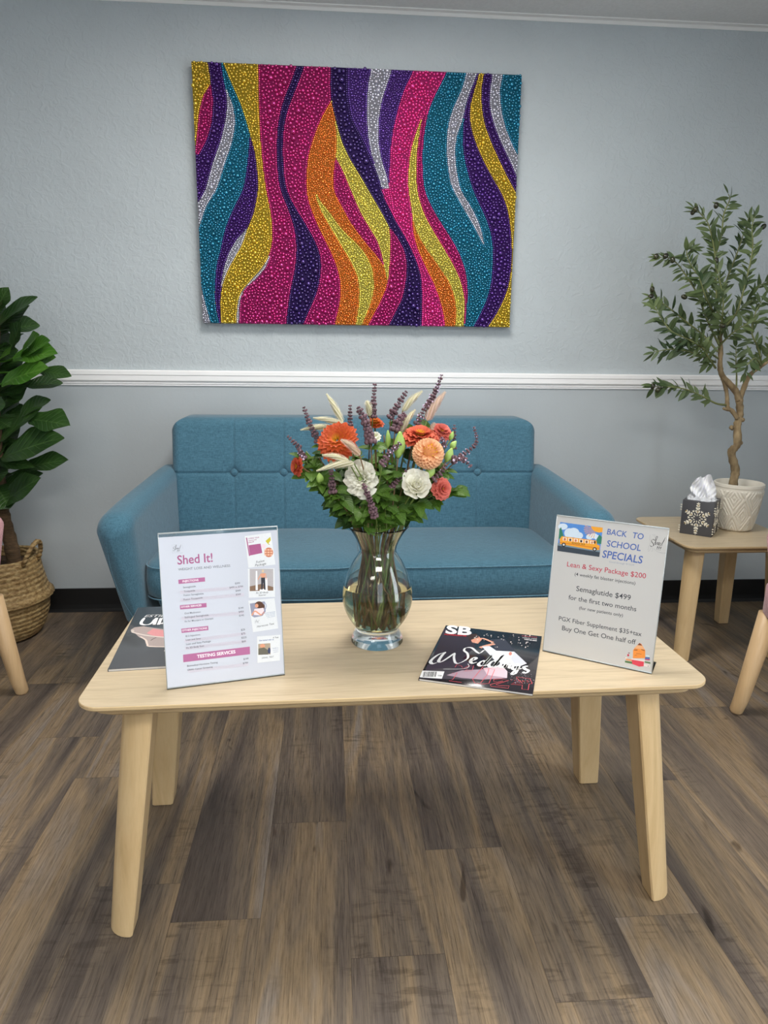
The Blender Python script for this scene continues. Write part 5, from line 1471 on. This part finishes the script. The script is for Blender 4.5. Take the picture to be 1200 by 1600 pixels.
M_pu = pbr('purple_calyx', srgb(128, 98, 106), .75, two=srgb(88, 64, 72), vs=90); M_li = pbr('lilac_floret', srgb(214, 196, 226), .6)
M_ce = petal_mat('cream_plume', srgb(214, 212, 172), srgb(248, 242, 226)); M_cp = petal_mat('pinkish_plume', srgb(224, 208, 180), srgb(236, 212, 204))
M_bud = pbr('pale_green_bud', srgb(176, 204, 112), .45, two=srgb(136, 172, 78), vs=30)
R3 = random.Random(21); _used = []
def stem_path(Hd, hd):
    """from the cut end in the water up through the neck to the head"""
    o = Vector((Hd.x-VX, Hd.y-VY, 0)); m = o.length; u = o/m if m > .01 else Vector((R3.uniform(-1, 1), R3.uniform(-1, 1), 0)).normalized()
    rb = R3.uniform(.004, .043); rn = min(.032, .008+m*.20+R3.uniform(0, .008))
    a = R3.uniform(-1.5, 1.5); ub = Vector((u.x*math.cos(a)-u.y*math.sin(a), u.x*math.sin(a)+u.y*math.cos(a), 0))*(1 if R3.random() < .35 else -1)
    p0 = Vector((VX, VY, TH+.041+max(0, rb-.036)*.9+R3.uniform(0, .018)))-ub*rb
    p1 = Vector((VX, VY, TH+.205))+u*rn
    p2 = Vector((VX, VY, TH+.262))+u*min(.054, rn+.012+m*.15)
    Hd = Vector(Hd)
    p3 = (p2+Hd)/2+Vector((0, 0, .012))-Vector(hd)*.012
    pm = (p0+p1)/2; pm = pm+Vector((pm.x-VX, pm.y-VY, 0))*.25
    return spline([p0, pm, p1, p2, p3, Hd], 6)
def flower_stem(name, lab, cat, Hd, hd, r=.0016, mat=None, leaves=0, lm=None, group='cut flowers in the vase'):
    Hd = Vector(Hd); t = thing(name, lab, cat, tuple(Hd), 0, group)
    p = stem_path(Hd, hd); mb = MB(); n = len(p); tube(mb, p, [r*(1.25-.5*i/n) for i in range(n)], 7); mb.build('stem', M_stem_b if R3.random() < .5 else M_stem_g, t)
    if leaves:
        mb = MB()
        idx = [i for i in range(n) if p[i].z > TH+.275]
        for k in range(leaves):
            if not idx: break
            i = R3.choice(idx); q = p[i]; tg = (p[min(i+1, n-1)]-p[max(0, i-1)]).normalized()
            for sg in (0, PI):
                a = R3.uniform(0, 2*PI)+sg
                side = Vector((math.cos(a), math.sin(a)*.7, 0)); d = (side+tg*.5+Vector((0, 0, R3.uniform(-.5, .3)))).normalized()
                L = R3.uniform(.020, .034); leaf(mb, q, d, Vector((0, -.5, 1)), L, L*.58, 'ovate', .25, R3.uniform(.3, .8), 8, wave=.004)
        if mb.v: mb.build('leaves', lm or M_lf, t)
    return t, p
def basis(n):
    n = Vector(n).normalized(); a = Vector((0, 0, 1)) if abs(n.z) < .9 else Vector((1, 0, 0)); u = a.cross(n).normalized(); return n, u, n.cross(u)
def zinnia(name, lab, px, py, Y, nrm, R, m, layers=((1.0, 18, .12), (.82, 17, .32), (.62, 14, .6), (.42, 11, .9)), group='cut flowers in the vase', wp=.30, ctr=M_ye, cup=0):
    c = at(px, py, Y); n, u, v = basis(nrm)
    t, p = flower_stem(name, lab, 'flower', c-n*.006, n, .0021, leaves=1)
    mb = MB()
    for (rr_, cnt, lift) in layers:
        for k in range(cnt):
            a = 2*PI*k/cnt+rr_*5+R3.uniform(-.08, .08); d = u*math.cos(a)+v*math.sin(a)
            dd = (d*math.cos(lift+R3.uniform(-.08, .08))+n*math.sin(lift)).normalized()
            leaf(mb, c+d*R*.10+n*(lift*.010), dd, n, R*rr_*.93*R3.uniform(.94, 1.05), R*wp*2*(.55+.45*rr_), 'petal', .35, .25, 5)
    mb.build('petals', m, t)
    mb = MB()
    for k in range(34):
        a = k*2.4; r = R*.20*math.sqrt(k/34); d = u*math.cos(a)+v*math.sin(a)
        leaf(mb, c+d*r+n*R*.18, (n+d*.5).normalized(), d, R*.20, R*.09, 'petal', .3, .2, 2)
    mb.build('flower_centre', ctr, t)
def ball(name, lab, px, py, Y, nrm, R, m):
    c = at(px, py, Y); n, u, v = basis(nrm); t, p = flower_stem(name, lab, 'flower', c-n*R*.8, n, .0021, leaves=1)
    mb = MB(); mc = MB(); K = 150
    for k in range(K):
        z = 1-1.35*k/K; r = math.sqrt(max(0, 1-z*z)); a = k*2.39996
        d = (u*math.cos(a)*r+v*math.sin(a)*r+n*z*.85).normalized()
        sd = (u*math.cos(a)+v*math.sin(a)); dd = (d*.7+sd*.55*(1-max(0, z)*.4)-n*.1).normalized()
        if k < 14: leaf(mc, c+d*R*.74, d, sd, R*.22, R*.12, 'petal', .3, .1, 3)
        else: leaf(mb, c+d*R*.70, dd, d, R*.42, R*.34, 'petal', .7, .35, 4)
    mb.build('petals', m, t); mc.build('flower_centre', M_ye, t)
    mb = MB(); sphere(mb, c, R*.72, 16, 10); mb.build('flower_core', m, t)
M_rs = petal_mat('rose_petal', srgb(226, 224, 192), srgb(247, 245, 234))
def ruffled(name, lab, px, py, Y, nrm, R, m, rose=False):
    c = at(px, py, Y); n, u, v = basis(nrm); t, p = flower_stem(name, lab, 'flower', c-n*R*.5, n, .0023, leaves=1)
    mb = MB()
    specs = ((1.0, 6, .20, .0), (.90, 6, .42, .5), (.76, 6, .66, .2), (.62, 5, .88, .7), (.48, 5, 1.05, .1), (.34, 4, 1.2, .4), (.2, 3, 1.3, .2)) if not rose else ((1.0, 6, .22, .0), (.88, 6, .45, .5), (.74, 5, .66, .2), (.60, 5, .86, .8), (.46, 4, 1.02, .3), (.42, 4, 1.32, .6), (.34, 3, 1.42, .1), (.24, 3, 1.5, .5))
    for (k1, cnt, lift, ph) in specs:
        for k in range(cnt):
            a0 = 2*PI*(k+ph)/cnt+R3.uniform(-.1, .1); half = PI/cnt*1.25; vs = []; uv = []; nu, nv = 14, 8; q0 = R3.uniform(0, 6)
            for j in range(nv+1):
                w = j/nv
                for i in range(nu+1):
                    s = i/nu*2-1
                    a = a0+s*half*(w**.45); rad = R*k1*w*(1-.14*abs(s)**2.2)
                    el = lift+(.35*w*w if rose else .12*w)
                    vv_ = 1+.10*math.sin(q0*3); rad *= vv_; h = -.35*R+R*.05*math.sin(q0*5)*w+math.sin(el)*rad*1.0+R*.13*w*w*math.sin(s*(7 if not rose else 4)+q0)+R*.06*w*math.sin(s*13+q0*2)*(0.2 if rose else 1)-R*.22*max(0, w-.72)**1.3*2.2
                    rr_ = math.cos(el)*rad
                    d = u*math.cos(a)+v*math.sin(a); vs.append(c+d*rr_+n*(h+.2*R*(1-k1)))
                    uv.append((i/nu, w))
            mb.add(vs, [(j*(nu+1)+i, j*(nu+1)+i+1, (j+1)*(nu+1)+i+1, (j+1)*(nu+1)+i) for j in range(nv) for i in range(nu)], 0, True, uv)
    mb.build('petals', m, t)
    mb = MB(); sphere(mb, c-n*R*.12, R*.16, 10, 8); mb.build('flower_centre', M_rs if rose else M_bud, t)
def spike(lab, b, m_, e, Yb, Ye, wid=.008, lilac=0, leaves=1, bud=False):
    P0 = at(*b, Yb); P2 = at(*e, Ye); P1 = at(*m_, (Yb+Ye)/2) if m_ else (P0+P2)/2
    t, p = flower_stem('purple_flower_spike', lab, 'flower', P0, (P1-P0).normalized(), .0015, M_stem_b if wid > .007 else M_stem_g, leaves, group='purple flower spikes in the vase')
    ax = spline([P0, P1, P2], 10); mb = MB(); tube(mb, ax, [.0012-.0006*i/len(ax) for i in range(len(ax))], 5)
    L = sum((ax[i+1]-ax[i]).length for i in range(len(ax)-1)); nw = max(5, int(L/.0062)); ml = MB()
    for k in range(nw+1):
        s = k/nw; f = s*(len(ax)-1); i = min(len(ax)-2, int(f)); q = ax[i].lerp(ax[i+1], f-i); tg = (ax[i+1]-ax[i]).normalized(); n, u, v = basis(tg)
        wr = wid*(1-.5*s)*(.95+.3*R3.random())*(.8 if k % 2 else 1)
        for j in range(6):
            a = 2*PI*j/6+k*.5; d = u*math.cos(a)+v*math.sin(a)
            sphere(mb, q+d*wr*.62+tg*R3.uniform(-.001, .001), wr*.40, 6, 4, sc=(1, 1, 1))
            if lilac and R3.random() < lilac: sphere(ml, q+d*wr*1.02-tg*.001, wr*.26, 5, 4)
    mb.build('flower_spike', M_pu, t)
    if ml.v: ml.build('florets', M_li, t)
def plume(lab, b, e, Yb, Ye, wid, m):
    wid *= 1.15
    P0 = at(*b, Yb); P2 = at(*e, Ye); d = (P2-P0); L = d.length; P1 = (P0+P2)/2+Vector((0, 0, .004))
    t, p = flower_stem('cream_plume_flower', lab, 'flower', P0, d.normalized(), .0016, M_stem_g, 0, group='cream plume flowers in the vase')
    ax = spline([P0, P1, P2], 8); mb = MB(); nn = int(L/.0028)
    tube(mb, ax, [max(.0008, wid*.30*math.sin(PI*min(1, (i/len(ax))*.9+.12))) for i in range(len(ax))], 8)
    for k in range(nn):
        s = k/nn; f = s*(len(ax)-1); i = min(len(ax)-2, int(f)); q = ax[i].lerp(ax[i+1], f-i); tg = (ax[i+1]-ax[i]).normalized(); n, u, v = basis(tg)
        w = wid*.5*(.45+.55*math.sin(PI*min(1, s*.8+.18)))*(1-.55*s)*1.5
        for j in range(8):
            a = 2*PI*j/8+k*.7; dd = u*math.cos(a)+v*math.sin(a)
            leaf(mb, q+dd*w*.2, (tg*1.0+dd*.75).normalized(), dd, w*1.25, w*.42, 'lance', .2, -.2, 2)
    mb.build('plume', m, t)
def budf(lab, b, e, Yb, w):
    P0 = at(*b, Yb); P2 = at(*e, Yb); d = (P2-P0); L = d.length; n, u, v = basis(d)
    t, p = flower_stem('flower_bud', lab, 'flower bud', P0, n, .0016, M_stem_g, 1, group='green buds in the vase')
    mb = MB(); rings = []
    for k in range(12):
        s = k/11; r = w*.5*math.sin(PI*(s*.92+.04))**.8*(1.15-.4*s)
        rings.append([P0+n*(L*s)+(u*math.cos(2*PI*i/18)+v*math.sin(2*PI*i/18))*r*(1+.10*math.cos(3*2*PI*i/18+s*3)) for i in range(18)])
    loft(mb, rings); mb.build('bud', M_bud, t)
    mb = MB()
    for k in range(5):
        a = 2*PI*k/5; dd = u*math.cos(a)+v*math.sin(a); leaf(mb, P0+dd*.001, (n+dd*.35).normalized(), dd, L*.55, w*.30, 'lance', .1, .3, 4)
    mb.build('sepals', M_lf, t)

def bouquet():
    zinnia('orange_dahlia', 'big orange dahlia with a golden middle, largest bloom on the left of the bouquet', 528, 690, 1.375, (-.25, -.78, .52), .043, M_or, layers=((1.0, 22, .05), (.90, 22, .25), (.72, 18, .5), (.55, 14, .75), (.36, 10, 1.0)), wp=.17)
    zinnia('coral_zinnia', 'wide coral zinnia seen side-on above the peach pompom bloom', 656, 684, 1.39, (.05, -.30, .95), .042, M_co, layers=((1.0, 20, -.05), (.88, 20, .18), (.7, 16, .42), (.5, 12, .75)), wp=.24)
    zinnia('coral_zinnia', 'pale coral zinnia at the back right, behind the wide coral zinnia', 689, 676, 1.46, (.3, -.55, .8), .026, M_ro, wp=.3)
    ball('peach_pompom', 'round peach pompom bloom with a yellow middle, right of centre', 669, 709, 1.345, (.05, -.90, .45), .0285, M_pe)
    ruffled('white_lisianthus', 'frilly white bloom left of centre in the bouquet, below the orange dahlia', 563, 748, 1.345, (-.35, -.88, .25), .040, M_wh)
    ruffled('white_rose', 'open white rose-like bloom at the lower right of the bouquet', 651, 757, 1.330, (.05, -.85, .52), .038, M_rs, True)
    zinnia('small_coral_zinnia', 'small coral pink zinnia at the far right, below the white rose-like bloom', 689, 764, 1.37, (.35, -.85, .2), .0235, M_ro, layers=((1.0, 14, .1), (.8, 13, .45), (.6, 10, .8), (.4, 8, 1.1)), wp=.34)
    zinnia('small_coral_zinnia', 'small coral zinnia facing sideways at the far left edge of the bouquet', 466, 729, 1.40, (-.90, -.38, .1), .0215, M_co, layers=((1.0, 14, .0), (.85, 13, .3), (.6, 10, .6)), wp=.32)
    zinnia('small_orange_zinnia', 'small orange zinnia half hidden at the back, behind the thick purple spike', 586, 664, 1.47, (0, -.3, .95), .020, M_or, wp=.3)
    zinnia('white_scabiosa', 'little spiky white bloom near the middle top of the bouquet', 587, 684, 1.37, (-.1, -.8, .6), .012, M_wh, layers=((1.0, 12, .2), (.7, 9, .7)), wp=.2, ctr=M_ce)
    SP = [('purple flower spike standing straight up at the top centre of the bouquet', (582, 650), None, (585.5, 601), 1.45, 1.46, .0085, 0),
          ('purple flower spike leaning right, just right of the tallest centre spike', (610, 652), (622, 632), (635, 612), 1.43, 1.44, .009, 0),
          ('tallest purple flower spike with lilac florets at the upper right', (668, 636), (680, 612), (690, 586), 1.44, 1.46, .0085, .45),
          ('slim purple flower spike behind the orange dahlia', (547, 664), None, (547, 634), 1.45, 1.46, .0075, 0),
          ('thick purple flower spike rising right of the orange dahlia', (579, 690), (572, 662), (560, 637), 1.36, 1.37, .0115, 0),
          ('curved purple flower spike rising at the upper left of the bouquet', (497, 688), (484, 662), (475, 637), 1.42, 1.42, .0085, 0),
          ('small purple flower spike poking out at the far left', (468, 700), None, (450, 682), 1.42, 1.42, .007, 0),
          ('long arching purple flower spike at the far right, curling upwards', (722, 712), (744, 692), (741, 668), 1.42, 1.42, .0065, .2),
          ('short upright purple flower spike right of the coral zinnia', (709, 700), None, (710, 665), 1.45, 1.45, .007, 0),
          ('purple flower spike drooping at the right edge, tipped with lilac florets', (708, 718), (722, 716), (735, 728), 1.39, 1.39, .009, .45),
          ('purple flower spike hanging in front below the white frilly bloom', (585, 806), (578, 782), (568, 757), 1.335, 1.315, .009, 0),
          ('purple flower spike in the middle, leaning right over the leaves', (597, 725), (610, 706), (625, 693), 1.335, 1.335, .0085, .1),
          ('short dense purple flower spike above the coral zinnia', (617, 672), (624, 656), (632, 648), 1.40, 1.41, .011, 0),
          ('dark purple flower spike hidden in the leaves at lower left', (520, 768), None, (517, 736), 1.36, 1.36, .009, 0),
          ('purple flower spike between the peach bloom and the right edge', (678, 748), (690, 738), (697, 727), 1.36, 1.36, .008, .1),
          ('purple flower spike with florets beside the big green bud', (652, 662), (660, 645), (667, 632), 1.42, 1.42, .008, .3),
          ('small purple flower cluster above the small coral zinnia on the left', (474, 716), None, (468, 703), 1.41, 1.41, .009, .5),
          ('dark purple flower spike crossing the stems right of the white frilly bloom', (612, 762), (622, 750), (634, 736), 1.345, 1.34, .007, 0),
          ('purple flower spike between the coral and peach blooms at the right', (688, 706), (694, 694), (690, 684), 1.40, 1.40, .008, .3)]
    for (lab, b, m_, e, y0, y1, w, li) in SP: spike(lab, b, m_, e, y0, y1, w, li)
    CP = [('cream plume pointing steeply up at the upper left', (535, 661), (510, 615), 1.42, 1.43, .0125, M_ce), ('cream plume lying left above the orange dahlia', (540, 666), (489, 653), 1.41, 1.42, .012, M_ce),
          ('lowest cream plume of the three reaching out to the left', (521, 669), (469, 672), 1.43, 1.42, .012, M_ce), ('pinkish plume in front of the orange dahlia', (562, 711), (533, 687), 1.335, 1.315, .0125, M_cp),
          ('cream plume just below the orange dahlia, pointing left', (545, 722), (503, 711), 1.33, 1.33, .0115, M_ce), ('long cream plume pointing left above the frilly white bloom', (553, 724), (494, 736), 1.325, 1.32, .012, M_ce),
          ('tan plume pointing to the upper right behind the centre spikes', (629, 642), (660, 611), 1.45, 1.46, .013, M_ce), ('pink-tinted plume pointing steeply up at the upper right', (667, 657), (696, 612), 1.40, 1.41, .0145, M_cp),
          ('short white plume beside the tallest centre purple spike', (578, 650), (573, 626), 1.44, 1.44, .0125, M_ce), ('cream plume leaning right under the tan plume', (625, 675), (649, 640), 1.41, 1.42, .0125, M_ce), ('tiny cream plume in front of the pale coral zinnia', (672, 676), (680, 661), 1.40, 1.40, .009, M_cp)]
    for (lab, b, e, y0, y1, w, m) in CP: plume(lab, b, e, y0, y1, w, m)
    for (lab, b, e, y, w) in (('big pale green bud left of the coral and peach blooms', (622, 716), (625, 674), 1.35, .024), ('pale green bud under the peach bloom', (667, 748), (677, 724), 1.35, .019), ('pale green bud at the right edge beside the peach bloom', (697, 722), (706, 700), 1.39, .017),
                              ('small green bud topmost at the right edge', (704, 701), (713, 689), 1.42, .013), ('round green bud at the lower left under the cream plumes', (500, 756), (499, 739), 1.38, .016), ('tiny green bud behind the arching spike at the right', (703, 688), (708, 674), 1.43, .010),
                              ('slim green bud beside the short white scabiosa-like bloom', (606, 700), (606, 672), 1.37, .011)):
        budf(lab, b, e, y, w)
    # leafy sprigs that make up the green of the bouquet
    SPR = [((520, 760), 1.37, 5, 'lower left'), ((497, 745), 1.39, 4, 'left'), ((480, 730), 1.41, 3, 'far left'), ((562, 792), 1.37, 5, 'bottom left'), ((590, 760), 1.35, 5, 'centre'), ((607, 735), 1.35, 4, 'centre'), ((622, 792), 1.37, 5, 'bottom right'),
           ((656, 782), 1.38, 5, 'lower right'), ((700, 735), 1.41, 3, 'right'), ((722, 760), 1.41, 3, 'far right'), ((600, 700), 1.40, 4, 'top'), ((655, 645), 1.44, 3, 'top right'), ((640, 730), 1.37, 4, ''), ((560, 780), 1.42, 4, ''), ((620, 770), 1.44, 5, ''), ((580, 715), 1.42, 4, ''), ((540, 720), 1.44, 4, ''), ((680, 772), 1.44, 3, ''), ((505, 700), 1.45, 3, ''), ((635, 690), 1.46, 4, ''),
           ((520, 778), 1.41, 4, ''), ((570, 800), 1.38, 5, ''), ((650, 770), 1.42, 5, ''), ((600, 790), 1.41, 5, ''),
           ((560, 705), 1.42, 4, ''), ((600, 680), 1.43, 4, ''), ((640, 665), 1.45, 4, ''), ((688, 715), 1.41, 3, ''), ((498, 715), 1.42, 3, ''), ((660, 735), 1.38, 4, ''), ((478, 705), 1.43, 2, '')]
    labs = ['leafy green sprig spilling out at the lower left of the bouquet', 'leafy green sprig on the left beneath the cream plumes', 'leafy green sprig beside the small coral zinnia on the far left', 'leafy green sprig hanging over the left of the vase rim',
            'bright green leaves between the two white blooms', 'bright green leaves right of the frilly white bloom', 'leafy green sprig over the right of the vase rim', 'leafy green sprig below the white rose-like bloom', 'leafy green sprig beside the small coral pink zinnia',
            'thin leafy sprig at the far right under the arching spike', 'green sprig below the thick purple spike', 'green sprig under the tallest lilac-tipped spike', 'leaves between the peach bloom and the white rose-like bloom', 'dark leaves deep in the bouquet above the vase neck',
            'dark leaves deep in the middle behind the front sprigs', 'dark leaves behind the frilly white bloom', 'dark leaves behind the orange dahlia', 'dark leaves behind the small coral pink zinnia', 'dark leaves behind the lower cream plumes', 'dark leaves behind the coral zinnia',
            'drooping dark leaves under the far left blooms', 'leaves pressed against the vase rim, centre left', 'dark leaves behind the white rose-like bloom', 'leaves just above the vase rim in the centre',
            'leaves right behind the orange dahlia and its pinkish plume', 'leaves around the little white scabiosa-like bloom', 'leaves behind the cream plume at the top right', 'leaves between the peach bloom and the right-hand buds', 'leaves under the upper left purple spike', 'leaves between the peach bloom and the white rose-like bloom, lower', 'small leaves around the far left purple spike']
    for (pt, Y, k, _), lab in zip(SPR, labs):
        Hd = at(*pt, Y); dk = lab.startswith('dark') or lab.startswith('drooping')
        t, p = flower_stem('leafy_sprig', lab, 'leaves', Hd, (Hd-Vector((VX, VY, Hd.z-.1))).normalized(), .0016, M_stem_g, 0, group='leafy sprigs in the vase')
        mb = MB(); n = len(p)
        out = Vector((Hd.x-VX, Hd.y-VY, 0)); out = out.normalized() if out.length > .01 else Vector((0, -1, 0))
        for q in range(k*3+4):
            i = min(n-1, int(n-1-R3.random()**1.5*n*.32)); b = p[i]+Vector((R3.uniform(-.006, .006), R3.uniform(-.006, .006), 0))*0
            if b.z < TH+.265: b = p[-1]
            a = R3.uniform(0, 2*PI); d = Vector((math.cos(a), math.sin(a)*.8-.3, R3.uniform(-.55, .45)))+out*.5
            L = R3.uniform(.028, .046); leaf(mb, b, d.normalized(), Vector((0, -.75, .8)), L, L*R3.uniform(.5, .66), 'ovate', .22, R3.uniform(.2, .8), 10, wave=.005)
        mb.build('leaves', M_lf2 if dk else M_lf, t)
bouquet()
